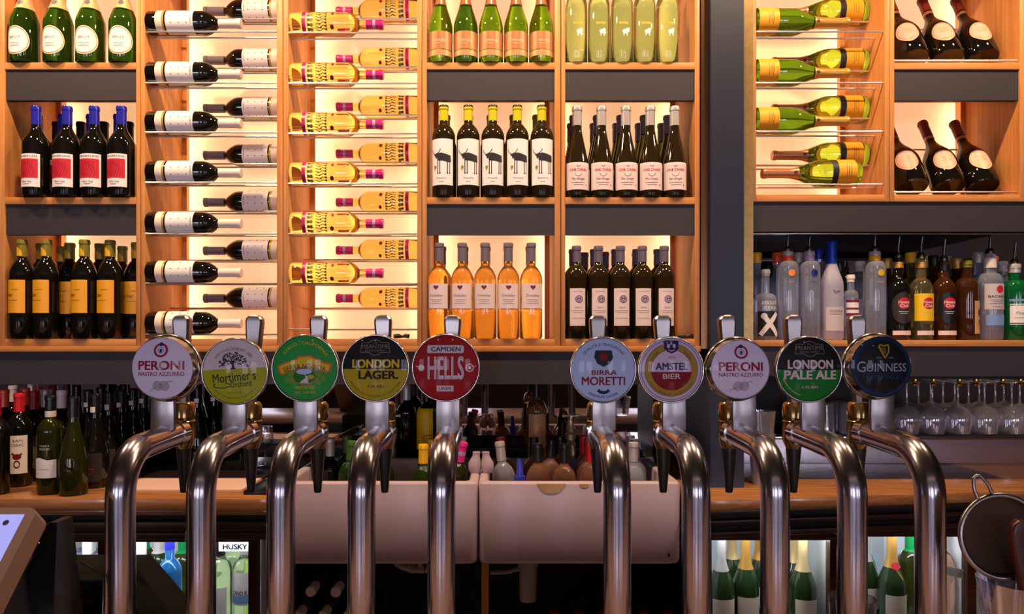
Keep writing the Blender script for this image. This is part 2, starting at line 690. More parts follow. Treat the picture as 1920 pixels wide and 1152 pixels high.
# blue-capped red
p = bottle_profile(0.0405, 0.295, 0.0145, 0.17, 0.235, 'smooth')
red_leaf = []
for i in range(9):
    a = i * 0.7
    red_leaf.append(stroke([(-0.030 + 0.0062 * i + 0.004 * sin(a + k), 0.062 + 0.0070 * k) for k in range(8)], 0.0012))
define_bottle('blue_cap', p, g_dark, [('capsule', 0.235, 0.295, 0.0009, c_blue)], [
    ('label', LR(0.040, 0.028, 0.134), l_white, L1, None),
    ('label_picture', [rect2(-0.037, 0.034, 0.056, 0.118)], l_red, L2, 'label'),
    ('picture_lines', red_leaf, l_wine, L3, 'label'),
    ('lettering', [T('VIGNERONS', 0, 0.126, 0.064, 0.006)], l_navy, L2, 'label'),
    ('lower_lettering', [T('Nero Vola', 0.0, 0.045, 0.034, 0.007, shear=0.3)] + lines(-0.012, 0.010, (0.036,)), l_navy, L2, 'label')])

# yellow-label red
p = bottle_profile(0.0385, 0.322, 0.0150, 0.205, 0.262, 'bordeaux')
define_bottle('yellow_label', p, g_dark, [('capsule', 0.268, 0.322, 0.0009, c_olive)], [
    ('label', LR(0.041, 0.083, 0.190), l_orange, L1, None),
    ('capsule_patch', [pol((-0.014, 0.270), (0.012, 0.270), (0.010, 0.286), (0.0, 0.297), (-0.014, 0.300))], c_mustard, 0.0016, 'capsule'),
    ('lettering', [T('el bar', -0.012, 0.142, 0.036, 0.012, shear=0.15)] + [stroke([(-0.020 + 0.004 * k, 0.124 + 0.0018 * sin(k * 2.1)) for k in range(11)], 0.0012)] + lines(0.0, 0.022, (0.158,)), l_ink, L2, 'label')])

# lying dotted-label red
p = bottle_profile(0.0385, 0.300, 0.0140, 0.175, 0.222, 'bordeaux')
l_dotted = mat('dotted_label', S(243, 234, 234), 0.55)
nt = l_dotted.node_tree


def _n(op, a_, b_=None):
    n_ = nt.nodes.new('ShaderNodeMath')
    n_.operation = op
    for i_, q_ in enumerate((a_, b_)):
        if q_ is None:
            continue
        if isinstance(q_, float):
            n_.inputs[i_].default_value = q_
        else:
            nt.links.new(q_, n_.inputs[i_])
    return n_.outputs[0]


_tc = nt.nodes.new('ShaderNodeTexCoord')
_sx = nt.nodes.new('ShaderNodeSeparateXYZ')
nt.links.new(_tc.outputs['Object'], _sx.inputs[0])
_du = _n('MULTIPLY', _n('SUBTRACT', _n('FRACT', _n('MULTIPLY', _n('ADD', _sx.outputs['X'], 1.0110), 1 / 0.022)), 0.5), 0.022)
_dv = _n('MULTIPLY', _n('SUBTRACT', _n('FRACT', _n('MULTIPLY', _n('ADD', _sx.outputs['Z'], 0.0025), 1 / 0.025)), 0.5), 0.025)
_in = _n('LESS_THAN', _n('ADD', _n('MULTIPLY', _du, _du), _n('MULTIPLY', _dv, _dv)), 0.0018 ** 2)
_mx = nt.nodes.new('ShaderNodeMix')
_mx.data_type = 'RGBA'
nt.links.new(_in, _mx.inputs[0])
_mx.inputs[6].default_value = (*S(243, 234, 234), 1)
_mx.inputs[7].default_value = (*S(40, 32, 36), 1)
nt.links.new(_mx.outputs[2], nt.nodes['Principled BSDF'].inputs['Base Color'])
define_bottle('dotted', p, g_dark, [('capsule', 0.228, 0.300, 0.0010, c_white)], [
    ('label', LR(0.055, 0.067, 0.156), l_dotted, L1, None),
    ('neck_band', LR(0.055, 0.034, 0.056), l_cream, L1, None),
    ('gold_band', LR(0.057, 0.057, 0.062), l_gold, L1, None),
    ('lettering', [T('BODEGA', 0.0, 0.149, 0.030, 0.004)], l_ink, L2, 'label')])
items = PROTO['dotted']
PROTO['dotted_grey'] = [(nm, (MB().lathe([(prof_r(p, 0.228), 0.228), (0.0150, 0.229), (0.0150, 0.288), (0.0162, 0.289), (0.0162, 0.300), (0.010, 0.3012), (0, 0.3012)], 24).mesh(nm, c_grey) if nm == 'capsule' else me), par, lab) for nm, me, par, lab in items]

# lying white wine
p = bottle_profile(0.0385, 0.300, 0.0140, 0.185, 0.222, 'bordeaux')
motif, motif2, motif3 = [], [], []
for k in range(7):
    u = -0.030 + 0.010 * k
    motif.append(stroke([(u, 0.088), (u + 0.004, 0.100), (u - 0.003, 0.112), (u + 0.003, 0.124)], 0.0026))
    motif.append(ell(u + 0.003, 0.097 + 0.004 * (k % 3), 0.0030, 0.0024, 8))
    motif.append(ell(u - 0.002, 0.121, 0.0026, 0.0032, 8))
for k in range(5):
    motif2.append(pol((-0.036 + 0.015 * k, 0.061), (-0.024 + 0.015 * k, 0.061), (-0.028 + 0.015 * k, 0.080)))
    motif3.append(ell(-0.032 + 0.016 * k, 0.074, 0.0062, 0.0056, 10))
define_bottle('white_wine', p, g_white, [('capsule', 0.245, 0.300, 0.0010, c_mag)], [
    ('capsule_band', [rect2(-0.022, 0.022, 0.267, 0.276)], c_lilac, 0.0016, 'capsule'),
    ('label', [rect2(-0.052, 0.052, 0.043, 0.055)], c_mag, L1, None),
    ('label_picture', motif2, l_violet, L1, 'label'),
    ('label_flowers', motif3, l_olive, 0.0009, 'label'),
    ('label_figures', motif, l_ink, L1, 'label'),
    ('label_spots', [ell(-0.024, 0.142, 0.007, 0.005), ell(0.022, 0.140, 0.008, 0.006)], l_wine, L1, 'label')])

# copper-labelled sparkling
p = bottle_profile(0.0398, 0.310, 0.0140, 0.118, 0.232, 'champagne')
for nm, gl in (('fizz_copper', g_green), ('fizz_copper_dark', g_deep)):
    define_bottle(nm, p, gl, [('foil', 0.190, 0.310, 0.0009, c_copper)], [
        ('label', LR(0.055, 0.038, 0.096), l_copper, L1, None),
        ('label_band', [rect2(-0.055, 0.055, 0.018, 0.036)], l_coppershade, L1, 'label'),
        ('lettering', [T('VIVA', -0.006, 0.066, 0.030, 0.006)] + lines(-0.018, 0.004, (0.056,)) + [stroke([(0.010, 0.060), (0.014, 0.074), (0.018, 0.058), (0.020, 0.070)], 0.002)], l_cream, L2, 'label')])

# goat label
p = bottle_profile(0.0375, 0.302, 0.0142, 0.200, 0.243, 'bordeaux')
goat = [pol((-0.013, 0.128), (0.0, 0.130), (0.018, 0.125), (0.026, 0.123), (0.027, 0.105), (0.020, 0.104), (0.004, 0.107), (-0.010, 0.108))]
goat += [rect2(x, x + 0.0022, 0.073, 0.108) for x in (-0.010, -0.004, 0.016, 0.022)]
goat += [rect2(x - 0.001, x + 0.003, 0.071, 0.074) for x in (-0.010, -0.004, 0.016, 0.022)]
goat += [pol((-0.013, 0.128), (-0.010, 0.118), (-0.014, 0.112), (-0.017, 0.120), (-0.022, 0.126))]
goat += [stroke([(-0.014 + 0.012 * sin(0.25 * k), 0.128 + 0.012 * (1 - cos(0.36 * k)) * 0.6) for k in range(8)], 0.0020)]
goat += [stroke([(-0.018 - 0.010 * sin(0.25 * k), 0.128 + 0.012 * (1 - cos(0.36 * k)) * 0.6) for k in range(8)], 0.0020)]
goat = [([(u * 1.22, 0.112 + (v - 0.105) * 1.15) for u, v in q[0]], q[1]) for q in goat]
grapes = [ell(-0.020 + 0.0026 * (k % 3) - 0.0026, 0.098 - 0.0034 * (k // 3), 0.0021, n=8) for k in range(9)] + [ell(-0.021, 0.086, 0.002, n=8)]
define_bottle('goat', p, g_brown, [('capsule', 0.252, 0.296, 0.0009, c_yellow), ('cap_top', 0.2962, 0.302, 0.0011, c_black, 'capsule')], [
    ('label', LR(0.042, 0.037, 0.186), l_white, L1, None),
    ('goat_drawing', goat, l_ink, L2, 'label'),
    ('grape_drawing', grapes, l_olive, L2, 'label'),
    ('lettering', [T('Araucaria', 0, 0.060, 0.034, 0.006, shear=0.2)] + lines(-0.008, 0.008, (0.047,)), l_greyink, L2, 'label')])

# orange rose
p = bottle_profile(0.0362, 0.312, 0.0142, 0.192, 0.238, 'bordeaux', base=1)
define_bottle('rose', p, g_rose, [('capsule', 0.252, 0.312, 0.0009, c_grey)], [
    ('label', LR(0.041, 0.098, 0.178), l_rosy, L1, None),
    ('heart_print', [heart(0.0, 0.166, 0.0085)], l_wine, L2, 'label'),
    ('lettering', [T('Doiseley', 0, 0.139, 0.044, 0.011)] + lines(-0.020, 0.020, (0.126, 0.120, 0.113)), l_greyink, L2, 'label')])

# pale green bottles of the top shelf
p = bottle_profile(0.0355, 0.315, 0.0140, 0.190, 0.240, 'bordeaux')
define_bottle('pale', p, g_pale, [('capsule', 0.262, 0.315, 0.0009, c_silver)], [
    ('label', [rect2(-0.016, 0.014, 0.120, 0.127)], l_orange, L1, None),
    ('label_animal', [ell(0.004, 0.096, 0.010, 0.007, 14), ell(0.010, 0.102, 0.005, 0.005, 10), rect2(-0.003, 0.0, 0.082, 0.094), rect2(0.008, 0.011, 0.082, 0.094)], l_white, L1, None)])
define_bottle('pale_rear', p, mat('bluish_pale_glass', (0.80, 0.94, 0.84), 0.02, trans=0.97), [('capsule', 0.250, 0.315, 0.0009, c_blue)], [])

# burgundy bottle with pink-cream label
p = bottle_profile(0.0385, 0.298, 0.0148, 0.105, 0.225, 'burgundy')
define_bottle('chain', p, g_brown, [('capsule', 0.236, 0.298, 0.0010, c_silver)], [
    ('label', LR(0.045, 0.022, 0.110), l_rosy, L1, None),
    ('lettering', [T('ONE CHAIN', 0, 0.086, 0.058, 0.009, bold=0.02)], l_red, L2, 'label'),
    ('script', [T('The Googly', 0, 0.056, 0.044, 0.009, shear=0.4)] + lines(-0.022, 0.022, (0.044, 0.037)) + [ring2(0.0, 0.077, 0.011, 0.0122, 20, 190, 350), ring2(0, 0.101, 0.004, 0.0055, 16, 180, 360), rect2(0.026, 0.0285, 0.034, 0.040)], l_ink, L2, 'label')])
define_bottle('chain_rear', bottle_profile(0.0385, 0.298, 0.0148, 0.105, 0.225, 'burgundy'), g_olive, [('capsule', 0.236, 0.298, 0.0010, c_grey)], [('label', LR(0.045, 0.022, 0.110), l_rosy, L1, None)])

# slim dark bottle, tall pale label, purple crest
p = bottle_profile(0.0345, 0.302, 0.0135, 0.200, 0.242, 'bordeaux')
define_bottle('crest', p, g_brown, [('capsule', 0.250, 0.302, 0.0010, c_slate)], [
    ('label', LR(0.027, 0.042, 0.163), l_rosy, L1, None),
    ('crest_print', [ell(0.004, 0.128, 0.0125, n=24)], l_purple, L2, 'label'),
    ('crest_pattern', [ring2(0.004, 0.128, 0.008, 0.0092, 20), rect2(0.0, 0.008, 0.124, 0.1265), rect2(0.002, 0.006, 0.130, 0.133)], l_rosy, L3, 'label'),
    ('lettering', [T('GAVI', 0, 0.101, 0.018, 0.006), T('CORTESE', 0, 0.153, 0.030, 0.0035)] + lines(-0.022, 0.022, (0.090, 0.084, 0.066)), l_greyink, L2, 'label')])

# lying champagne, orange-yellow label
p = bottle_profile(0.0435, 0.312, 0.0145, 0.125, 0.232, 'champagne')
for nm, gl, fo in (('clicquot_front', g_green, c_gold), ('clicquot_rear', g_lime, c_copper)):
    define_bottle(nm, p, gl, [('foil', 0.197, 0.312, 0.0010, fo)], [
        ('label', LR(0.062, 0.008, 0.072) if nm == 'clicquot_front' else LR(0.062, 0.020, 0.078), l_amber, L1, None),
        ('dark_band', [rect2(-0.062, 0.062, 0.0785, 0.098)], l_ink, L1, 'label') if nm == 'clicquot_rear' else ('label_line', [rect2(-0.061, 0.061, 0.066, 0.0675)], l_gold, L2, 'label'),
        ('lettering', lines(-0.02, 0.02, (0.052, 0.046, 0.038)), l_ink, L2, 'label'),
        ('foil_seal', [ell(0, 0.208, 0.006)], c_maroon, L2, 'foil')])

# squat rose champagne with shield label
p = bottle_profile(0.0520, 0.300, 0.0150, 0.105, 0.215, 'smooth')
define_bottle('squat', p, g_dark, [('foil', 0.232, 0.300, 0.0012, c_maroon), ('neck_band', 0.214, 0.226, 0.0010, c_copper)], [
    ('label', [pol(*[(0.036 * sin(t) * (1.0 if cos(t) > 0 else 1 - 0.30 * cos(t) ** 2), 0.082 + 0.044 * cos(t)) for t in [2 * pi * i / 36 for i in range(36)]])], l_pinkl, L1, None),
    ('label_rim', [ring2(0, 0.086, 0.0310, 0.0324, sy=1.15)], l_gold, L2, 'label'),
    ('lettering', lines(-0.016, 0.016, (0.096, 0.088, 0.080)), l_gold, L2, 'label')])


# spirits
def pourer(kind, H, r=0.0135):
    mb = MB().lathe([(0, H - 0.002), (r, H - 0.002), (r, H + 0.006), (r * 0.85, H + 0.014), (r * 0.5, H + 0.018), (0, H + 0.018)], 20)
    extra_part(kind, 'pourer', mb, chrome)
    extra_part(kind, 'pourer_spout', MB().tube([(0, 0, H + 0.016), (0.001, 0, H + 0.04), (0.004, -0.002, H + 0.072)], [0.0052, 0.0042, 0.003], 10), steel, 'pourer')


def vodka_tall(kind, ball, cap):
    p = bottle_profile(0.0345, 0.292, 0.0160, 0.238, 0.262, 'round')
    define_bottle(kind, p, g_clear, [('neck_ring', 0.263, 0.278, 0.0025, cap), ('cap', 0.2785, 0.292, 0.0012, c_silver)], [
        ('badge', [ell(0.002, 0.220, 0.0110, n=24)], ball, 0.002, None),
        ('lettering', [T('VODKA', 0.0, 0.190, 0.022, 0.004)], ball, L1, None)])
    pourer(kind, 0.293)


vodka_tall('vodka_orange', l_orangeball, c_orange)
vodka_tall('vodka_blue', l_blueball, c_lilac)
vodka_tall('vodka_lemon', l_lemonball, c_mustard)
p = bottle_profile(0.0365, 0.232, 0.0130, 0.130, 0.155, 'round')
define_bottle('vodka_cross', p, g_clear, [('cap', 0.212, 0.232, 0.0012, c_silver)], [
    ('lettering', [T('ABSOLUT', 0, 0.122, 0.054, 0.012, bold=0.02), T('VODKA', 0, 0.105, 0.044, 0.012, bold=0.02)], l_white, L1, None),
    ('label', LR(0.040, 0.012, 0.094), l_ink, L1, None),
    ('cross', [stroke([(-0.030, 0.016), (0.026, 0.088)], 0.015), stroke([(-0.020, 0.080), (0.030, 0.014)], 0.015), ell(-0.018, 0.078, 0.010)], l_white, L2, 'label')])
p = bottle_profile(0.0370, 0.325, 0.0165, 0.175, 0.262, 'smooth')
define_bottle('vodka_frost', p, g_frost, [('capsule', 0.252, 0.325, 0.0012, C('vodka_blue_foil', (26, 62, 170), 0.25, 0.3))], [
    ('label', LR(0.034, 0.030, 0.108), l_greyl, L1, None),
    ('lettering', [T('VODKA', 0, 0.094, 0.044, 0.008)] + lines(-0.02, 0.02, (0.084,)) + [stroke([(-0.010, 0.165), (-0.003, 0.154), (0.004, 0.160), (0.012, 0.158)], 0.003)], l_purple, L2, 'label')])
p = bottle_profile(0.0240, 0.215, 0.0110, 0.140, 0.165, 'round')
define_bottle('small_label', p, g_clear, [('cap', 0.192, 0.215, 0.0012, c_white)], [
    ('label', LR(0.026, 0.088, 0.124), l_white, L1, None), ('label_bands', [rect2(-0.026, 0.026, 0.124, 0.132), rect2(-0.026, 0.026, 0.100, 0.106), rect2(-0.026, 0.026, 0.080, 0.088)], l_wine, L2, 'label'),
    ('lower_label', LR(0.012, 0.018, 0.074), l_greyl, L1, None)])


def rum(kind, glass, lab, cap, H=0.272, ring=None):
    p = bottle_profile(0.0365, H, 0.0150, 0.165, 0.205, 'bordeaux')
    define_bottle(kind, p, glass, [('neck_band', H - 0.034, H - 0.014, 0.0014, cap)], [
        ('label', [ell(0, 0.105, 0.037, 0.052)] if lab is not l_yellow else LR(0.042, 0.062, 0.152), lab, L1, None),
        ('medallion', [ell(0.002, 0.120, 0.019)], l_red, L2, 'label'),
        ('lettering', [T('Havana', 0.002, 0.124, 0.036, 0.009, bold=0.03), T('Club', 0.002, 0.112, 0.026, 0.010, bold=0.03)], l_white, L3, 'label'),
        ('label_text', lines(-0.016, 0.016, (0.092, 0.086)), l_cream, L2, 'label'),
        ('lower_label', LR(0.033, 0.016, 0.030), l_rosy, L1, None)])
    pourer(kind, H)


rum('rum_dark', g_dark, l_darkl, c_gold)
rum('rum_yellow', mat('pale_rum', (0.92, 0.78, 0.42), 0.03, trans=0.95), l_yellow, c_gold)
rum('rum_black', g_rum, C('jet_label', (16, 15, 18), 0.4), c_black, 0.262)
p = bottle_profile(0.0365, 0.262, 0.0150, 0.170, 0.205, 'round')
define_bottle('amber', p, g_rum, [('cap', 0.240, 0.262, 0.0014, c_olive)], [
    ('label', [rect2(0.004, 0.044, 0.020, 0.128)], l_tan, L1, None), ('label_mark', [ell(0.024, 0.090, 0.007, 0.012), ell(0.024, 0.058, 0.004, 0.008)], l_wine, L2, 'label')])
p = bottle_profile(0.0385, 0.285, 0.0165, 0.188, 0.222, 'round')
define_bottle('white_rum', p, g_clear, [('cap', 0.238, 0.270, 0.0035, c_white)], [
    ('label', LR(0.040, 0.100, 0.184), l_greyl, L1, None), ('seal', [ell(0.006, 0.166, 0.0125)], l_red, L2, 'label'),
    ('lettering', [T('BACARDI', 0.0, 0.142, 0.058, 0.0085, bold=0.02)] + lines(-0.026, 0.026, (0.130, 0.124, 0.118, 0.108)), l_ink, L2, 'label'),
    ('lower_label', LR(0.036, 0.048, 0.082), l_skyl, L1, None)])
pourer('white_rum', 0.286)
p = bottle_profile(0.0400, 0.250, 0.0165, 0.165, 0.198, 'round')
define_bottle('green_gin', p, g_tank, [('cap', 0.222, 0.250, 0.0016, c_silver)], [
    ('label', LR(0.034, 0.056, 0.112), l_white, L1, None), ('lettering', [T('Finest', 0, 0.088, 0.036, 0.010, shear=0.3)] + lines(-0.022, 0.022, (0.072,)), l_greyink, L2, 'label'),
    ('label_bands', [rect2(-0.034, 0.034, 0.115, 0.118), rect2(-0.034, 0.034, 0.050, 0.053)], l_white, L1, 'label'), ('wax_seal', [ell(0.014, 0.150, 0.012)], l_red, 0.003, None),
    ('blue_strip', LR(0.036, 0.126, 0.134), l_skyl, L1, None)])
pourer('green_gin', 0.251)
for kind, gl, cp, H in (('rear_clear_orange', g_clear, c_orange, 0.300), ('rear_clear_grey', g_clear, c_silver, 0.300), ('rear_clear_yellow', g_clear, c_mustard, 0.300), ('rear_clear_white', g_clear, c_white, 0.270),
                        ('rear_blue', g_clear, c_blue, 0.312), ('rear_rum_gold', g_rum, c_gold, 0.280), ('rear_rum_black', g_rum, c_black, 0.290), ('rear_green', g_deep, c_black, 0.270), ('rear_pale_yellow', g_white, c_mustard, 0.300)):
    define_bottle(kind, bottle_profile(0.034, H, 0.0145, 0.185, 0.222, 'bordeaux'), gl, [('cap', H - 0.034, H, 0.0015, cp)], [('label', LR(0.034, 0.06, 0.14), l_greyl if kind != 'rear_green' else l_darkl, L1, None)])

# wine on the counter, in the sinks and fridges
bord = bottle_profile(0.0375, 0.300, 0.0145, 0.190, 0.232, 'bordeaux')
burg = bottle_profile(0.0400, 0.298, 0.0148, 0.110, 0.225, 'burgundy')
for kind, gl, cp in (('plain_red', g_dark, c_dred), ('plain_orange', g_dark, c_orange), ('plain_black', g_dark, c_black), ('plain_white_top', g_dark, c_white), ('plain_silver', g_dark, c_silver),
                     ('plain_olive', g_olive, c_olive), ('plain_green', g_deep, c_green), ('plain_yellow', g_deep, c_mustard), ('rose_black', g_pink, c_black), ('clear_red', g_pink, c_red), ('clear_silver', g_clear, c_silver), ('clear_white', g_clear, c_white)):
    define_bottle(kind, bord, gl, [('capsule', 0.240, 0.300, 0.0010, cp)], [])
for kind, gl, cp in (('slope_black', g_dark, c_black), ('slope_green', g_deep, c_black)):
    define_bottle(kind, burg, gl, [('capsule', 0.236, 0.298, 0.0010, cp)], [('neck_label', LR(0.008, 0.240, 0.256), l_white, 0.0016, 'capsule')])
define_bottle('spirit_label', bord, g_dark, [('capsule', 0.240, 0.300, 0.0010, c_red)], [
    ('label', [rect2(-0.014, 0.040, 0.044, 0.166)], l_white, L1, None),
    ('label_emblem', [ell(0.010, 0.098, 0.012, 0.009), stroke([(-0.004, 0.110), (0.010, 0.098), (0.024, 0.108)], 0.006), ring2(0.010, 0.074, 0.006, 0.009, sy=1.4)], l_wine, L2, 'label'),
    ('lettering', [T('SAN', 0.012, 0.150, 0.028, 0.008), T('CERAC', 0.012, 0.136, 0.036, 0.009)], l_greyink, L2, 'label')])
define_bottle('ornate', bord, g_dark, [('capsule', 0.240, 0.300, 0.0010, c_dred)], [
    ('label', LR(0.036, 0.046, 0.150), C('khaki_label', (92, 84, 60), 0.5), L1, None),
    ('label_pattern', [ring2(0.0, 0.098, 0.018, 0.021, sy=1.4)] + [ell(-0.030 + 0.008 * i, z, 0.0022, n=8) for i in range(8) for z in (0.054, 0.064, 0.134, 0.144)], l_ink, L2, 'label')])
define_bottle('white_patch', bord, g_olive, [('capsule', 0.258, 0.300, 0.0010, c_black), ('neck_band', 0.236, 0.254, 0.0010, c_white)], [
    ('label', [pol((-0.036, 0.052), (0.036, 0.052), (0.036, 0.108), (0.012, 0.106), (-0.010, 0.114), (-0.036, 0.110))], l_white, L1, None),
    ('lettering', lines(-0.016, 0.016, (0.078,)), l_greyink, L2, 'label'),
    ('upper_lettering', [T('NUNCA', 0.004, 0.150, 0.028, 0.006), T('PIOROTO', 0.004, 0.140, 0.030, 0.006)], l_greyl, L1, None)])
define_bottle('side_label', burg, g_olive, [('capsule', 0.236, 0.298, 0.0010, c_black)], [
    ('label', [rect2(-0.060, -0.030, 0.020, 0.112)], l_darkl, L1, None), ('lettering', lines(-0.056, -0.034, (0.098, 0.088, 0.078, 0.068, 0.058, 0.048)), l_greyl, L2, 'label')])
define_bottle('dark_label', burg, g_dark, [('capsule', 0.236, 0.298, 0.0010, c_black)], [
    ('neck_label', LR(0.008, 0.240, 0.258), l_white, 0.0016, 'capsule'),
    ('label', LR(0.042, 0.022, 0.112), l_darkl, L1, None), ('lettering', [T('UA', -0.010, 0.088, 0.020, 0.010, bold=0.03)], l_white, L2, 'label'),
    ('red_print', [T('GOLDEN', 0.0, 0.062, 0.040, 0.005)] + lines(-0.02, 0.02, (0.054, 0.046)), l_red, L2, 'label')])
define_bottle('pink_band', bord, g_olive, [('capsule', 0.236, 0.300, 0.0010, c_pink), ('capsule_band', 0.258, 0.270, 0.0014, c_lilac, 'capsule')], [])
define_bottle('big_yellow', bord, g_dark, [('capsule', 0.240, 0.300, 0.0010, c_black)], [('label', LR(0.040, 0.06, 0.215), l_yellow, L1, None)])
define_bottle('rose_label', bottle_profile(0.0385, 0.320, 0.0145, 0.200, 0.250, 'round'), g_rose, [('capsule', 0.258, 0.320, 0.0010, c_black)], [
    ('label', LR(0.036, 0.070, 0.196), l_tan, L1, None), ('label_seal', [ell(0.002, 0.138, 0.016)], l_copper, L2, 'label')])
g_fridge = mat('black_green_glass', (0.012, 0.035, 0.008), 0.04, spec=0.7)
fz = bottle_profile(0.0430, 0.312, 0.0145, 0.125, 0.232, 'champagne')
for kind, gl, cp in (('fridge_silver', g_fridge, c_silver), ('fridge_gold', g_fridge, c_pgold), ('fridge_copper', g_fridge, c_gold)):
    define_bottle(kind, fz, gl, [('foil', 0.185, 0.312, 0.0010, cp)], [('label', LR(0.040, 0.03, 0.10), l_cream, L1, None)])
define_bottle('fridge_seal', fz, g_fridge, [('foil', 0.185, 0.312, 0.0010, c_gold)], [('wax_seal', [ell(0, 0.192, 0.012)], l_red, 0.003, 'foil'), ('sash', [stroke([(0.02, 0.15), (0.004, 0.176), (-0.004, 0.184)], 0.005)], l_gold, L1, None), ('label', LR(0.040, 0.03, 0.10), l_cream, L1, None)])
define_bottle('fridge_blue', bord, g_azure, [('cap', 0.262, 0.300, 0.0012, c_blue)], [])
define_bottle('fridge_jade', bord, g_olive, [('capsule', 0.225, 0.300, 0.0012, c_jade)], [])
define_bottle('fridge_white', bord, g_fridge, [('capsule', 0.225, 0.300, 0.0012, c_white)], [])
define_bottle('fridge_lime', bord, g_pale, [('capsule', 0.236, 0.300, 0.0012, c_black)], [('label', LR(0.036, 0.05, 0.14), l_white, L1, None)])
define_bottle('fridge_band', bord, g_pale, [('capsule', 0.236, 0.300, 0.0012, c_silver)], [('label', LR(0.036, 0.08, 0.185), l_white, L1, None), ('label_band', [rect2(-0.036, 0.036, 0.086, 0.112)], l_skyl, L2, 'label'), ('lettering', [T('CAND B', 0, 0.120, 0.050, 0.014, bold=0.02)], l_navy, L2, 'label')])
# ------------------------------------------------------------------ the room
wall_mat = mat('wall_paint', S(86, 62, 58), 0.7, noise=0.05, nscale=6)
ceil_mat = mat('ceiling_paint', S(84, 60, 48), 0.7)
floor_mat = wood('floor_boards', S(120, 108, 122), S(160, 146, 160), 'Y', rough=0.16)
dark_wall = mat('back_wall_paint', S(40, 32, 32), 0.6)
frame_mat = mat('window_frame_paint', S(40, 32, 30), 0.5)
daylight = mat('daylight_glass', (0.9, 0.95, 1), 0.3, emit=WINDOW_POWER, ecol=(0.82, 0.80, 1.0))
RX0, RX1, RY0, RY1, RZ = -5.0, 5.2, -6.6, 3.14, 3.15
structure(MB().box(RX0 - 0.1, RX1 + 0.1, RY0 - 0.1, RY1 + 0.1, -0.1, 0.0).build('floor', floor_mat))
structure(MB().box(RX0 - 0.1, RX1 + 0.1, RY0 - 0.1, RY1 + 0.1, RZ, RZ + 0.1).build('ceiling', ceil_mat))
structure(MB().box(RX0 - 0.1, RX1 + 0.1, RY1, RY1 + 0.1, 0, RZ).build('wall_back', dark_wall))
structure(MB().box(RX0 - 0.1, RX0, RY0, RY1, 0, RZ).build('wall_left', wall_mat))
structure(MB().box(RX1, RX1 + 0.1, RY0, RY1, 0, RZ).build('wall_right', wall_mat))
# street wall with tall windows
wins = [(-4.7, -3.9), (-2.2, -1.35), (-1.1, -0.25), (1.9, 2.75), (4.1, 4.9)]
fw = MB()
edges = [RX0] + [e for w in wins for e in w] + [RX1]
for a, b in zip(edges[0::2], edges[1::2]):
    fw.box(a, b, RY0 - 0.1, RY0, 0, RZ)
for a, b in wins:
    fw.box(a, b, RY0 - 0.1, RY0, 0, 0.75)
    fw.box(a, b, RY0 - 0.1, RY0, 2.35, RZ)
structure(fw.build('wall_front', wall_mat))
for i, (a, b) in enumerate(wins):
    w = bpy.data.objects.new('window_%d' % (i + 1), None)
    COL.objects.link(w)
    w.location = ((a + b) / 2, RY0, 0.75)
    structure(w)
    h = (b - a) / 2
    MB().box(-h, h, -0.06, -0.05, 0, 1.6).build('window_pane', daylight, w)
    fr = MB()
    for x0, x1, z0, z1 in ((-h, -h + 0.05, 0, 1.6), (h - 0.05, h, 0, 1.6), (-0.02, 0.02, 0, 1.6), (-h, h, 0, 0.06), (-h, h, 1.54, 1.6), (-h, h, 1.05, 1.09)):
        fr.box(x0, x1, -0.05, 0.0, z0, z1)
    fr.build('window_frame', frame_mat, w)

# ceiling spots over the bar
lamp_glow = mat('lamp_glow', (1, 0.8, 0.5), 0.4, emit=LAMP_POWER, ecol=(1.0, 0.70, 0.42))
room_glow = mat('room_lamp_glow', (1, 0.8, 0.5), 0.4, emit=ROOM_LAMP_POWER, ecol=(1.0, 0.66, 0.36))
lamp_body = mat('lamp_body', (0.5, 0.45, 0.4), 0.3, metal=1.0)
pos = ['over the left of the bar', 'over the inner left of the bar', 'over the middle of the bar', 'over the inner right of the bar', 'over the right of the bar']
lamp_spots = [(x, 1.72, pos[i] + ', in the row by the shelves') for i, x in enumerate((-1.9, -0.95, 0.05, 1.0, 1.95))]
lamp_spots += [(x, -2.4, pos[i] + ', in the row above the customers') for i, x in enumerate((-1.9, -0.95, 0.05, 1.0, 1.95))]
rim_me = MB().lathe([(0.050, 0.0), (0.062, 0.0), (0.062, -0.014), (0.050, -0.014), (0.050, 0.0)], 28).mesh('lamp_rim', lamp_body)
glow_me = MB().lathe([(0, -0.008), (0.0495, -0.008)], 28).mesh('lamp_lens', lamp_glow)
glow_me2 = MB().lathe([(0, -0.008), (0.0495, -0.008)], 28).mesh('lamp_lens', room_glow)
for x, y, where in lamp_spots:
    t = thing('ceiling_spot', 'round ceiling spot ' + where, 'lamp', (x, y, RZ), 'ceiling spots')
    link('lamp_rim', rim_me, t)
    link('lamp_lens', glow_me if y > 1 else glow_me2, t)

# ------------------------------------------------------------------ shelving units
DF, DB = 2.31, 2.64            # front and lit back of the shelving
ZT = 2.76                      # top of the units, above the picture
zs = lambda y: PZ(y, DF)
xs = lambda x: PX(x, DF)
Z1, Z2, Z3 = zs(117), zs(370), zs(636)
TH = zs(0) - zs(13)


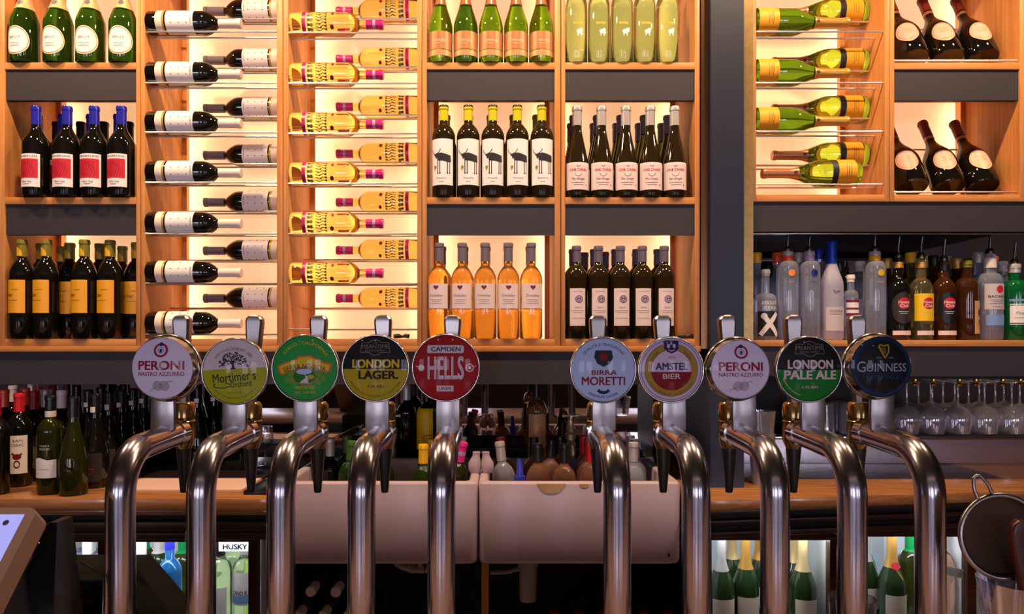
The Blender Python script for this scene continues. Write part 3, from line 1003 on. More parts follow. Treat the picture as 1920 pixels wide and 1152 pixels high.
def cabinet(label, x0, x1, i0, i1, shelves, zbot, fascias, group='lit shelving units', lit_top=None):
    """x0..x1 outer, i0..i1 inner (pixels at the front); shelves: heights of the board tops."""
    X0, X1, I0, I1 = xs(x0), xs(x1), xs(i0), xs(i1)
    t = thing('shelving_unit', label, 'shelving', ((X0 + X1) / 2, DF, zbot), group)
    ox, oz = (X0 + X1) / 2, zbot

    def part(nm, m, bx, **kw):
        a = MB().box(bx[0] - ox, bx[1] - ox, bx[2] - DF, bx[3] - DF, bx[4] - oz, bx[5] - oz)
        return a.build(nm, m, t, **kw)
    part('side_panel', oak_z, (X0, I0, DF, DB, zbot, ZT), bevel=0.0012)
    part('side_panel', oak_z, (I1, X1, DF, DB, zbot, ZT), bevel=0.0012)
    part('top_board', oak_x, (I0, I1, DF, DB, ZT - 0.02, ZT))
    for z in shelves:
        part('shelf_board', oak_x, (I0, I1, DF, DB, z - TH, z), bevel=0.0012)
    for za, zb in fascias:
        part('fascia', black_board, (I0 + 0.0005, I1 - 0.0005, DF + 0.006, DF + 0.024, za, zb), label='matt black fascia board')
    part('back_panel', panel_lit, (I0 + 0.0006, I1 - 0.0006, DB - 0.004, DB + 0.004, zbot, ZT), label='glowing cream back panel')
    for xa, xb, la, lb in ((I0, I0 + 0.016, I0 + 0.0006, I0 + 0.0105), (I1 - 0.016, I1, I1 - 0.0105, I1 - 0.0006)):
        part('light_lip', oak_z, (xa + 0.0002, xb - 0.0002, DB - 0.060, DB - 0.055, zbot + 0.001, ZT - 0.021))  # lip added to hide the LED strip and soften its glow
        part('led_strip', led_white, (la, lb, DB - 0.0545, DB - 0.0515, zbot + 0.01, ZT - 0.03), label='bright warm edge light')
    part('carcass_back', walnut, (X0, X1, DB + 0.006, RY1 - 0.002, zbot, ZT))
    return t, ox, oz


fas = [(zs(187), Z1 - TH), (zs(440), Z2 - TH)]
u1 = cabinet('oak shelving unit with champagne, blue-capped and yellow-label bottles', -8, 263, 9, 255, [Z1, Z2, Z3], Z3 - TH, fas)
u4 = cabinet('oak shelving unit holding goat-label wine and orange rosé', 791.5, 1051, 800, 1040, [Z1, Z2, Z3], Z3 - TH, fas)
u5 = cabinet('oak shelving unit beside the dark pillar, with pale green bottles on top', 1052.5, 1312, 1060, 1303, [Z1, Z2, Z3], Z3 - TH, fas)
u2 = cabinet('oak shelving unit racked with lying white-dotted-label red wine', 264, 530, 272, 519, [Z3], Z3 - TH, [])
u3 = cabinet('oak shelving unit racked with lying yellow white wine', 531, 790.5, 541, 782, [Z3], Z3 - TH, [])
ZB = zs(365)
u6 = cabinet('oak shelving unit racked with lying orange-label champagne', 1411, 1668, 1418, 1659, [ZB], ZB - TH, [], group='lit shelving units beyond the pillar')
u7 = cabinet('oak shelving unit with tilted pink-label bottles', 1669, 1924, 1677, 1912, [Z1, ZB], ZB - TH, [(zs(187), Z1 - TH)], group='lit shelving units beyond the pillar')


def rod(unit, px0, px1, D, z):
    t, ox, oz = unit
    MB().tube([(px0 - ox, D - DF, z - oz), (px1 - ox, D - DF, z - oz)], 0.0032, 8).build('rack_rod', rod_metal, t)


RO = sqrt((0.0385 + 0.0028) ** 2 - 0.024 ** 2)


def lying(unit, kind, name, lab, cat, xbase, neck_right, py, D, R, group, yoff=0.024, rods=(None, None)):
    z = PZ(py, D)
    rot = (0, pi / 2, 0) if neck_right else (0, -pi / 2, 0)
    place(kind, name, lab, cat, (xbase, D, z), group, rot)
    dz = sqrt((R + 0.0046) ** 2 - yoff ** 2)
    X0, X1 = rods
    for s in (-1, 1):
        rod(unit, X0, X1, D + s * yoff, z - dz)


ORD7 = ['topmost', 'second from the top', 'third from the top', 'middle', 'third from the bottom', 'second from the bottom', 'bottom']
ORD7b = ['topmost', 'second from top', 'third from top', 'middle one', 'third from bottom', 'second from bottom', 'lowest']
ri, li = xs(519) - 0.0005, xs(272) + 0.0005
DFR, DRR = 2.337, 2.515
for k, py in enumerate((45, 140, 232, 325, 420, 512, 607)):
    lying(u2, 'dotted', 'wine_bottle', 'lying white-capped red wine with dotted label, %s of the front row' % ORD7b[k], 'bottle', li + 0.001, True, py, DFR, 0.0385, 'lying dotted-label red wine', rods=(li, ri))
for k, py in enumerate((22, 114, 204, 292, 380, 471, 560)):
    lying(u2, 'dotted_grey', 'wine_bottle', 'lying grey-capped dotted-label red wine, %s of the back row' % ORD7b[k], 'bottle', PX(383, DRR) + 0.301, False, py, DRR, 0.0385, 'lying dotted-label red wine', rods=(li, ri))
ri, li = xs(782) - 0.0005, xs(541) + 0.0005
for k, py in enumerate((47, 141, 234, 327, 420, 513)):
    lying(u3, 'white_wine', 'wine_bottle', 'lying yellow white wine, magenta neck right, %s of the front row' % (ORD7b[:3] + ORD7b[4:])[k], 'bottle', li + 0.001, True, py, DFR, 0.0385, 'lying white wine', rods=(li, ri))
for k, py in enumerate((22, 112, 201, 289, 380, 470, 560)):
    lying(u3, 'white_wine', 'wine_bottle', 'lying yellow white wine, magenta neck left, %s of the back row' % ORD7b[k], 'bottle', PX(631, DRR) + 0.301, False, py, DRR, 0.0385, 'lying white wine', rods=(li, ri))
for dd in (-0.024, 0.024):
    rod(u3, li, ri, DFR + dd, PZ(618, DFR))
ri, li = xs(1659) - 0.0005, xs(1418) + 0.0005
for k, py in enumerate((47, 142, 232)):
    lying(u6, 'clicquot_front', 'champagne_bottle', 'lying green champagne with orange label, gold neck to the right, %s of the front three' % ('top', 'middle', 'lowest')[k], 'bottle', 0.8288, True, py - 4, 2.345, 0.0435, 'lying champagne', 0.026, (li, ri))
lying(u6, 'clicquot_rear', 'champagne_bottle', 'lying green champagne, gold neck to the left, lowest and nearest in the rack', 'bottle', PX(1428, 2.345) + 0.3135, False, 326, 2.345, 0.0435, 'lying champagne', 0.026, (li, ri))
for k, py in enumerate((25, 117, 205, 292)):
    lying(u6, 'clicquot_rear', 'champagne_bottle', 'lying champagne with copper neck to the left, %s of the back row' % ('topmost', 'second from top', 'third from top', 'lowest')[k], 'bottle', 1.2395, False, py, 2.437, 0.0435, 'lying champagne', 0.026, (li, ri))

# ------------------------------------------------------------------ standing bottles on the shelves
BD = 2.335
ORD5 = ['leftmost', 'second from left', 'middle', 'second from right', 'rightmost']
ORD4 = ['leftmost', 'second from left', 'second from right', 'rightmost']


def row(kind, name, text, pxs, z, ords, group, D=BD, dd=None, spins=None):
    for k, px in enumerate(pxs):
        d = D + (dd[k] if dd else 0)
        kd = kind[k] if isinstance(kind, list) else kind
        place(kd, name, text % ords[k], 'bottle', (PX(px, d), d, z), group, spin=(spins[k] if spins else random.uniform(-0.12, 0.12)))


row('fizz_white', 'champagne_bottle', 'green champagne bottle with oval white label, %s of four', (47, 110, 170, 232), Z1, ORD4, 'champagne on the top shelf', spins=[-.1, -.05, .05, .12])
row('blue_cap', 'wine_bottle', 'blue-capped red wine with red picture label, %s of the front four', (68, 126, 177, 228), Z2, ORD4, 'blue-capped red wine', D=2.322, spins=[-.16, -.05, 0, -.12])
row('blue_cap', 'wine_bottle', 'blue-capped red wine in the second row, %s of four', (68, 118, 171, 222), Z2, ORD4, 'blue-capped red wine', D=2.408, spins=[-.5, -.4, .3, .4])
row('plain_black', 'wine_bottle', 'dark-capped red wine in the third row behind the blue caps, %s of four', (107, 152, 195, 242), Z2, ORD4, 'dark-capped red wine behind the blue caps', D=2.505)
ORD6 = ['leftmost', 'second from left', 'third from left', 'third from right', 'second from right', 'rightmost']
row('yellow_label', 'wine_bottle', 'dark wine bottle with yellow label, %s of the front six', (41, 88, 127, 161, 206, 243), Z3, ORD6, 'yellow-label wine', dd=[0, 0, .065, 0, 0.01, .05], spins=[-.3, -.35, -.2, -.35, -.3, .1])
row('yellow_label', 'wine_bottle', 'olive-capped wine behind the yellow labels, %s of the second row', (78, 117, 152, 188, 225), Z3, ORD5, 'yellow-label wine', D=2.425, dd=[0, .065, .075, 0, .06])
kc = ['fizz_copper', 'fizz_copper_dark', 'fizz_copper', 'fizz_copper', 'fizz_copper']
row(kc, 'champagne_bottle', 'green sparkling wine with copper label, %s of five', (827, 874, 922, 969, 1014), Z1, ORD5, 'copper-label sparkling wine', spins=[-.1, 0, .1, .15, .2])
row('goat', 'wine_bottle', 'yellow-capped wine with a black goat drawn on its label, %s of five', (832, 878, 924, 970, 1016), Z2, ORD5, 'goat-label wine', spins=[-.16, .05, .0, .04, .02])
row('plain_olive', 'wine_bottle', 'olive-capped wine standing behind the goat labels, %s of five', (838, 884, 921, 963, 1000), Z2, ORD5, 'wine behind the goat labels', D=BD + 0.095)
row('rose', 'wine_bottle', 'orange rosé with grey cap and heart label, %s of the front five', (823, 866, 908, 953, 996), Z3, ORD5, 'orange rosé', spins=[-.22, -.15, -.08, .02, .12])
row('rose', 'wine_bottle', 'orange rosé in the second row, %s of five', (836, 876, 914, 946, 984), Z3, ORD5, 'orange rosé', D=BD + 0.088)
row('pale', 'wine_bottle', 'pale green white wine in clear glass, %s of the front five', (1080, 1122, 1168, 1209, 1248), Z1, ORD5, 'pale green wine', spins=[.1, .1, .05, 0, .05])
row('pale_rear', 'wine_bottle', 'blue-capped pale green wine in the second row, %s of five', (1090, 1130, 1163, 1198, 1234), Z1, ORD5, 'pale green wine', D=BD + 0.088)
row('chain', 'wine_bottle', 'silver-capped wine with pink label and red lettering, %s of the front five', (1082, 1126, 1171, 1215.5, 1260), Z2, ORD5, 'pink-label wine', spins=[.0, .02, 0, -.05, -.15])
row('chain_rear', 'wine_bottle', 'grey-capped olive bottle in the row behind the pink labels, %s of five', (1076, 1118, 1158, 1200, 1245), Z2, ORD5, 'pink-label wine', D=BD + 0.092)
row('chain_rear', 'wine_bottle', 'grey-capped olive bottle in the third row behind the pink labels, %s of five', (1072, 1108, 1150, 1188, 1233), Z2, ORD5, 'pink-label wine', D=BD + 0.182)
row('crest', 'wine_bottle', 'slim dark bottle with tall label and purple crest, %s of the front five', (1083, 1122, 1163, 1204, 1244), Z3, ORD5, 'purple-crest wine', spins=[.02, .02, .0, -.05, .05])
row('crest', 'wine_bottle', 'slim grey-capped dark bottle in the second row, %s of five', (1074, 1112, 1154, 1190, 1232), Z3, ORD5, 'purple-crest wine', D=BD + 0.085)
row('crest', 'wine_bottle', 'slim grey-capped dark bottle in the third row, %s of four', (1104, 1134, 1152, 1182), Z3, ORD4, 'purple-crest wine', D=BD + 0.172, dd=[0, .0, .075, 0])

# tilted bottles leaning back on rods
for zsh, pxs, lean, nm in ((Z1, (1711, 1776, 1842), 'upper', 'top shelf'), (ZB, (1711, 1780, 1843), 'lower', 'lower shelf')):
    t7, ox7, oz7 = u7
    for k, px in enumerate(pxs):
        D = 2.392
        M = Matrix.Rotation(radians(-27 if zsh == Z1 else -29), 3, 'X') @ Matrix.Rotation(radians(-1), 3, 'Y')
        place('squat', 'champagne_bottle', 'dark squat bottle with pink shield label, tilted, %s of three on the %s' % (('leftmost', 'middle', 'rightmost')[k], nm), 'bottle',
              (PX(px, D), D, zsh + 0.020), 'tilted pink-label bottles', M.to_euler(), spin=(-0.35, -0.25, -0.1)[k], lift=0.018)
    rod(u7, xs(1677), xs(1912), 2.322, zsh + 0.010)
    rod(u7, xs(1677), xs(1912), 2.535, zsh + 0.205)
    rod(u7, xs(1677), xs(1912), 2.560, zsh + 0.150)

# ------------------------------------------------------------------ pillar, ledges, liquor shelf
t = bpy.data.objects.new('trim_1', None)
COL.objects.link(t)
t.location = (xs(1358), DF, 0.955)
structure(t)
cx = xs(1358)
MB().box(xs(1329) - cx, xs(1391) - cx, -0.02, 0.60, 0, RZ - 0.955).build('trim_board', column_paint, t)
MB().box(xs(1315) - cx, xs(1329) - cx - 0.0006, 0.004, 0.60, 0.45, RZ - 0.955).build('trim_side', bronze_face, t)
MB().box(xs(1392.5) - cx, xs(1410) - cx, -0.012, 0.60, PZ(650, DF) - 0.955, RZ - 0.955).build('trim_strip', brass_strip, t)

ledge = thing('ledge', 'oak ledge over a matt black board, under the left shelving', 'ledge', (0, DF, Z3 - TH), None)
lz = Z3 - TH
MB().box(xs(-120), xs(1313), -0.006, 0.82, PZ(660, DF) - lz, -0.0006).build('ledge_board', oak_x, ledge, bevel=0.0015)
MB().box(xs(-120), xs(1313), 0.004, 0.03, PZ(721, DF) - lz, PZ(660, DF) - lz - 0.0006).build('fascia', black_board, ledge, label='matt black fascia board')
MB().box(xs(-120), xs(1313), 0.03, 0.58, PZ(690, DF) - lz, PZ(690, DF) - lz + 0.012).build('soffit', black_matt, ledge)

bay = thing('liquor_shelf', 'oak spirits shelf with black boards above and below', 'shelf', (xs(1660), DF, PZ(650, DF)))
bx, bz = xs(1660), PZ(650, DF)
A, B = xs(1411) - bx, xs(1960) - bx
MB().box(A, B, 0, 0.40, 0, zs(638) - bz).build('shelf_board', oak_x, bay, bevel=0.0015)
MB().box(A, B, 0.006, 0.03, zs(706) - bz, -0.0006).build('fascia', black_board, bay, label='lower matt black board')
MB().box(A, B, 0.006, 0.03, zs(434) - bz, zs(378.5) - bz).build('fascia', black_board, bay, label='upper matt black board')
MB().box(A, B, 0.03, 0.40, zs(420) - bz, zs(378.5) - bz).build('bay_ceiling', black_matt, bay)
MB().box(A, B, 0.395, 0.405, zs(638) - bz, zs(420) - bz).build('bay_mirror', mat('smoked_mirror', (0.42, 0.39, 0.42), 0.03, metal=1.0), bay)
MB().box(A, B, 0.41, 0.82, zs(706) - bz, zs(379) - bz).build('bay_back', black_matt, bay)
MB().tube([(A, 0.014, zs(437) - bz), (B, 0.014, zs(437) - bz)], 0.0035, 10).build('front_rail', chrome, bay)
MB().tube([(A, 0.375, zs(494) - bz), (B, 0.375, zs(494) - bz)], 0.004, 10).build('reflection_rod', gold_knob, bay)  # gold rod standing in for a gold line reflected in the mirror

LZ = zs(638)
front_spirits = [
    ('vodka_cross', 1441, 'clear vodka bottle with white cross on a black label'),
    ('vodka_orange', 1477, 'tall clear vodka bottle with orange disc and pourer'),
    ('vodka_blue', 1516, 'tall clear vodka bottle with dark blue disc and pourer'),
    ('vodka_frost', 1557, 'frosted vodka bottle with bright blue foil neck'),
    ('small_label', 1592, 'small clear bottle with red and white bands'),
    ('vodka_lemon', 1640, 'tall clear vodka bottle with yellow disc and pourer'),
    ('rum_dark', 1684, 'dark rum bottle with dark label and red medallion'),
    ('rum_yellow', 1728, 'pale rum bottle with bright yellow label'),
    ('rum_black', 1771, 'brown rum bottle with black label and red medallion'),
    ('amber', 1811, 'amber spirit bottle with tan side label'),
    ('white_rum', 1855, 'clear white rum bottle with pale label and pourer'),
    ('green_gin', 1901, 'emerald green gin bottle with red wax seal'),
]
for k, px, lab in front_spirits:
    place(k, 'spirit_bottle', lab, 'bottle', (PX(px, 2.372), 2.372, LZ), 'spirits on the pillar-side shelf', spin=random.uniform(-.1, .1))
rear_spirits = [
    ('rear_clear_yellow', 1421, 'clear bottle with yellow cap behind the white-cross vodka, by the brass strip'), ('rear_clear_orange', 1455, 'clear bottle with orange-banded cap, between white-cross and orange-disc vodkas'),
    ('rear_clear_grey', 1496, 'clear bottle with silver cap, between the orange-disc and blue-disc vodkas'), ('rear_blue', 1534, 'clear bottle with violet-blue foil, left of the frosted vodka'),
    ('rear_green', 1573, 'dark green bottle behind the frosted vodka'), ('rear_clear_white', 1612, 'clear bottle with white cap behind the small banded bottle'),
    ('rear_rum_gold', 1662, 'rum bottle with gold neck behind the yellow-disc vodka'), ('rear_pale_yellow', 1707, 'pale bottle with yellow cap, between dark rum and yellow-label rum'),
    ('rear_rum_black', 1750, 'brown bottle with black cap behind the yellow-label rum'), ('rear_rum_gold', 1793, 'amber rum bottle with gold neck behind the black-label rum'),
    ('rear_clear_grey', 1833, 'clear bottle with silver cap behind the amber spirit'), ('rear_clear_white', 1879, 'clear bottle with white cap, between white rum and green gin'),
]
for k, px, lab in rear_spirits:
    place(k, 'spirit_bottle', lab, 'bottle', (PX(px, 2.47), 2.47, LZ), 'second row of spirits')
third = [('rear_green', 1440, 'dark green bottle'), ('rear_rum_black', 1480, 'brown bottle'), ('rear_clear_white', 1555, 'white-capped clear bottle'), ('rear_rum_gold', 1640, 'gold-necked amber bottle'), ('rear_green', 1690, 'black-capped green bottle'), ('rear_clear_yellow', 1735, 'yellow-capped clear bottle'), ('rear_clear_grey', 1775, 'silver-capped clear bottle'), ('rear_rum_black', 1815, 'black-capped brown bottle'), ('rear_clear_orange', 1862, 'orange-capped clear bottle')]
behind = ['behind the white-cross vodka', 'behind the orange-disc vodka', 'behind the frosted vodka', 'behind the yellow-disc vodka', 'behind the dark rum', 'behind the yellow-label rum', 'behind the black-label rum', 'behind the amber spirit', 'behind the white rum']
for (k, px, lab), bh in zip(third, behind):
    place(k, 'spirit_bottle', lab + ' in the back row, ' + bh, 'bottle', (PX(px, 2.575), 2.575, LZ), 'back row of spirits')
for px, unit_px, lab, ang in ((752, 2.345, 'small dark scrap of foil lying at the foot of the white wine rack', 0.3), (1284, 2.335, 'small dark scrap of foil lying beside the purple-crest bottles', -0.2)):
    t = thing('foil_scrap', lab, 'foil', (PX(px, unit_px), unit_px, Z3 + 0.0008), 'scraps of foil on the bottom shelf', rot=(0, 0, ang))
    MB().tube([(-0.024, 0, 0.008), (-0.006, 0.002, 0.009), (0.004, 0, 0.007), (0.014, -0.001, 0.010), (0.026, 0.001, 0.008)], [0.007, 0.0075, 0.004, 0.007, 0.0075], 12).build('foil', c_black, t)
# ------------------------------------------------------------------ back counter
CZ = 0.96
SX0, SXM0, SXM1, SX1 = PX(520, 2.14), PX(896.2, 2.14), PX(897.2, 2.14), PX(1277, 2.14)
ct = thing('back_counter', 'brown wooden back counter with wine bottles on it, left of the white sinks', 'counter', (-1.2, 2.13, CZ))


def cpart(root, nm, m, x0, x1, y0, y1, z0, z1, **kw):
    l = root.location
    return MB().box(x0 - l.x, x1 - l.x, y0 - l.y, y1 - l.y, z0 - l.z, z1 - l.z).build(nm, m, root, **kw)


XL = -2.3
cpart(ct, 'worktop', counter_wood, XL, SX0 - 0.004, 2.13, 2.895, CZ - 0.036, CZ, bevel=0.003)
cpart(ct, 'worktop_lip', counter_wood, XL, SX0 - 0.004, 2.143, 2.6, CZ - 0.053, CZ - 0.0365, bevel=0.003)
cpart(ct, 'rail', walnut, XL, SX0 - 0.004, 2.165, 2.19, 0.852, 0.882, bevel=0.004)
cpart(ct, 'rail', walnut, XL, SX0 - 0.004, 2.17, 2.2, 0.826, 0.848, bevel=0.004)
cpart(ct, 'apron', black_matt, XL, SX0 - 0.004, 2.20, 2.22, 0.8365, CZ - 0.053)
rc = thing('sink_splashback', 'dark timber strip of counter behind the white sinks', 'counter', (0, 2.61, CZ))
cpart(rc, 'worktop', walnut, SX0, SX1 + 0.03, 2.605, 2.895, CZ - 0.036, CZ, bevel=0.003)
cpart(rc, 'upstand', black_matt, SX0, SX1 + 0.03, 2.865, 2.894, CZ + 0.0005, CZ + 0.03)
rt = thing('back_counter', 'glossy wooden back counter beneath the upturned glasses', 'counter', (1.2, 2.2, CZ))
l = rt.location


def slant(nm, m, dy0, z0, z1, yb=3.13, **kw):
    pts = [(0.585, 2.10 + dy0), (2.3, 2.34 + dy0), (2.3, yb), (0.585, yb)]
    mb = MB().loft([[(x - l.x, y - l.y, z - l.z) for x, y in pts] for z in (z0, z1)])
    return mb.build(nm, m, rt, **kw)


slant('worktop', counter_wood, 0.0, CZ - 0.033, CZ, bevel=0.003)
slant('worktop_lip', walnut, 0.012, CZ - 0.047, CZ - 0.0335, 2.9, bevel=0.003)
slant('rail', walnut, 0.03, 0.878, 0.892, 2.9, bevel=0.003)
slant('rail', walnut, 0.035, 0.838, 0.856, 2.9, bevel=0.003)
slant('apron', black_matt, 0.06, 0.8365, CZ - 0.048, 2.9)

# mirror behind the sinks, with dark frame blocks up to the wall
mr = thing('bar_mirror', 'dark mirror behind the sinks, reflecting bottles', 'mirror', (-0.6, 2.90, CZ))
MB().box(-1.7, 1.22, 0.0, 0.012, 0.0, PZ(690, DF) - CZ - 0.001).build('mirror_glass', mirror_mat, mr)
MB().box(-1.7, 1.22, 0.0125, RY1 - 2.90 - 0.002, 0.0, PZ(690, DF) - CZ - 0.001).build('mirror_frame', black_matt, mr)

# ------------------------------------------------------------------ sinks


def sink(x0, x1, lab):
    y0, y1, z0, z1 = 2.14, 2.60, 0.759, 1.007
    cx_ = (x0 + x1) / 2
    t = thing('belfast_sink', lab, 'sink', (cx_, y0, z0), 'white ceramic sinks')
    a, b, d, h = x0 - cx_, x1 - cx_, y1 - y0, z1 - z0

    def lp(i, z, r):
        return rrect(a + i, b - i, i, d - i, z, r)
    loops = [lp(0.014, 0, 0.02), lp(0.004, 0.004, 0.024), lp(0.0, 0.016, 0.024), lp(0.0, h - 0.008, 0.018), lp(0.003, h - 0.002, 0.018), lp(0.008, h, 0.016),
             lp(0.022, h, 0.02), lp(0.027, h - 0.003, 0.03), lp(0.029, h - 0.010, 0.035), lp(0.034, 0.05, 0.04), lp(0.05, 0.036, 0.05)]
    MB().loft(loops).build('basin', ceramic, t, angle=60)
    MB().lathe([(0, 0.0365), (0.03, 0.0365), (0.035, 0.038), (0.04, 0.0365)], 24, Matrix.Translation((0, d * 0.5, 0))).build('drain', chrome, t)
    return t


sl = sink(SX0, SXM0, 'white ceramic trough sink with yellow-capped bottles, behind the left taps')
sr = sink(SXM1, SX1, 'white ceramic trough sink with a chipped rim and black-capped bottles')
chip = sr.location
patch = [(0.043 * cos(t_) * (1 + 0.12 * sin(3 * t_)), 0.030 * sin(t_)) for t_ in [pi + pi * i / 14 for i in range(15)]]
cpx = PX(1034, 2.139) - chip.x
MB().prism([(cpx + x, 0.244 + z) for x, z in patch], -0.0012, 0.003).build('chip_patch', mat('bare_clay', S(196, 150, 104), 0.8, noise=0.15, nscale=80), sr, label='tan chip in the rim')
MB().prism([(PX(1095, 2.139) - chip.x + 0.014 * cos(t_), 0.243 + 0.012 * sin(t_)) for t_ in [pi + pi * i / 8 for i in range(9)]], -0.001, 0.003).build('chip_patch', MATS['bare_clay'], sr)
MB().prism([(PX(1254, 2.139) - chip.x + 0.004 * cos(t_), 0.030 + 0.007 * sin(t_)) for t_ in [2 * pi * i / 8 for i in range(8)]], -0.001, 0.003).build('chip_patch', black_matt, sr, label='small dark chip')

# bottles in the sinks (they stand on the sink floor)
SZ = 0.759 + 0.0375
for k, px, D, lab, lean in [
    ('plain_green', 648, 2.36, 'green-capped bottle in the left sink, nearer of two', 4), ('plain_green', 641, 2.50, 'green-capped bottle in the left sink, farther of two', 0), ('plain_silver', 612, 2.45, 'dark silver-capped bottle in the left sink corner', 0),
    ('pink_band', 724, 2.38, 'olive bottle with pink and lilac neck in the left sink', -3), ('plain_yellow', 794, 2.30, 'yellow-capped green bottle in the left sink, nearest of three', 0),
    ('plain_yellow', 803, 2.42, 'yellow-capped green bottle in the left sink, middle of three', 2), ('plain_yellow', 808, 2.52, 'yellow-capped green bottle in the left sink, farthest of three', 0),
    ('pink_band', 834, 2.34, 'olive bottle with pink neck right of the red badge', 12), ('clear_white', 828, 2.46, 'white-capped bottle behind the pink-necked one', 11),
    ('clear_red', 936, 2.46, 'red-capped bottle leaning in the right sink', -5), ('clear_silver', 938, 2.34, 'silver-capped bottle leaning in the right sink', -7),
    ('rose_black', 1003, 2.46, 'black-capped rosé in the right sink, far left', 0), ('rose_black', 1008, 2.32, 'black-capped rosé in the right sink, near left', 0), ('rose_black', 1025, 2.40, 'black-capped rosé in the right sink, between two others', 3),
    ('rose_black', 1050, 2.50, 'black-capped rosé in the right sink, far right', 0), ('rose_black', 1058, 2.31, 'black-capped rosé in the right sink, near right', 0),
    ('clear_red', 1094, 2.52, 'red-capped clear bottle in the right sink, farthest of three', 0), ('clear_red', 1098, 2.42, 'red-capped clear bottle in the right sink, middle of three', 2), ('clear_red', 1103, 2.32, 'red-capped clear bottle in the right sink, nearest of three', 3),
    ('clear_silver', 1186, 2.53, 'silver-capped clear bottle in the right sink, by the far corner', 0), ('clear_silver', 1185, 2.335, 'silver-capped clear bottle in the right sink, nearer the front', 1), ('clear_silver', 1208, 2.42, 'silver-capped clear bottle in the right sink, rightmost', 0)]:
    M = Matrix.Rotation(radians(lean), 3, 'Y')
    place(k, 'wine_bottle', lab, 'bottle', (PX(px, D), D, SZ + 0.037 * abs(sin(radians(lean)))), 'bottles chilling in the sinks', M.to_euler(), spin=random.uniform(-.2, .2))
ice = mat('ice_blue', S(120, 116, 160), 0.3)
liner_mat = mat('blue_plastic', S(56, 60, 190), 0.35)
t = thing('blue_scoop', 'blue plastic scoop standing in the right sink', 'scoop', (PX(972, 2.25), 2.25, SZ))
MB().tube([(0, 0, 0), (0.0, 0, 0.10), (0.004, 0, 0.21)], [0.02, 0.022, 0.018], 16).build('scoop_bowl', liner_mat, t)
MB().tube([(0.004, 0, 0.20), (0.005, 0, 0.235), (0.002, 0, 0.262)], [0.012, 0.010, 0.007], 12).build('handle', liner_mat, t)
t = MB().box(PX(1000, 2.5) - PX(1120, 2.56), PX(1205, 2.5) - PX(1120, 2.56), -0.003, 0.003, 0, 0.17).build('ice_tray', liner_mat, bevel=0.002, loc=(PX(1120, 2.56), 2.5500, SZ + 0.035))
tag(t, 'blue plastic liner along the back of the right sink', 'liner')
# white pourers hooked over the sink divider
for k, (px, lab) in enumerate(((890, 'white plastic pourer on the rim between the sinks, left of two'), (914, 'white plastic pourer on the rim between the sinks, right of two'))):
    t = thing('pourer_jug', lab, 'jug', (PX(px, 2.30), 2.30, 1.0075), 'white pourers between the sinks')
    s = -1 if k == 0 else 1
    MB().loft([[(r * cos(a) + s * sh_, r * 0.85 * sin(a), z) for a in [2 * pi * i / 20 for i in range(20)]] for r, z, sh_ in ((0.016, 0, 0.0), (0.0205, 0.012, 0.0), (0.0205, 0.03, 0.0), (0.015, 0.045, -0.003), (0.0115, 0.055, -0.005), (0.0125, 0.066, -0.006))]).build('jug_body', ceramic, t, angle=60)
    MB().tube([(0, 0.015, 0.02), (0, 0.028, 0.03), (0, 0.026, 0.05), (-s * 0.005, 0.010, 0.058)], 0.0035, 10).build('handle', ceramic, t)

bib_brass = mat('bib_brass', (0.72, 0.58, 0.34), 0.38, metal=0.7)
# brass bib taps over the sinks
for px, lab in ((735, 'brass bib tap with cross handle over the left sink'), (1070, 'brass bib tap with cross handle over the right sink')):
    D = 2.70
    x, z = PX(px, D), CZ + 0.0006
    t = thing('bib_tap', lab, 'tap', (x, D, z), 'brass bib taps')
    MB().tube([(0, 0, 0), (0, 0, 0.10)], 0.014, 16).build('body', bib_brass, t)
    MB().lathe([(0.0, 0.10), (0.020, 0.10), (0.021, 0.118), (0.015, 0.126), (0.018, 0.14), (0.012, 0.15), (0.010, 0.17), (0, 0.17)], 20).build('valve', bib_brass, t)
    MB().tube([(-0.032, 0, 0.187), (-0.01, 0, 0.187), (0, 0, 0.187), (0.01, 0, 0.187), (0.032, 0, 0.187)], [0.0065, 0.0035, 0.0075, 0.0035, 0.0065], 12).tube([(0, 0, 0.17), (0, 0, 0.192)], 0.006, 12).tube([(0, -0.028, 0.187), (0, 0.028, 0.187)], 0.0045, 12).build('cross_handle', bib_brass, t)
    MB().tube([(0, 0, 0.085), (0, -0.04, 0.088), (0, -0.065, 0.078), (0, -0.073, 0.055), (0, -0.073, 0.035)], [0.012, 0.012, 0.012, 0.011, 0.010], 16).build('spout', bib_brass, t)

place('rose_label', 'wine_bottle', 'orange rosé with cream label and round seal, standing behind the sinks', 'bottle', (PX(1006, 2.70), 2.70, CZ), None, spin=0.05)
place('big_yellow', 'wine_bottle', 'dark bottle with tall yellow label behind the red badge', 'bottle', (PX(800, 2.72), 2.72, CZ), None, spin=-0.3)
place('plain_silver', 'wine_bottle', 'dark bottle behind the brass tap over the left sink', 'bottle', (PX(762, 2.78), 2.78, CZ), None)

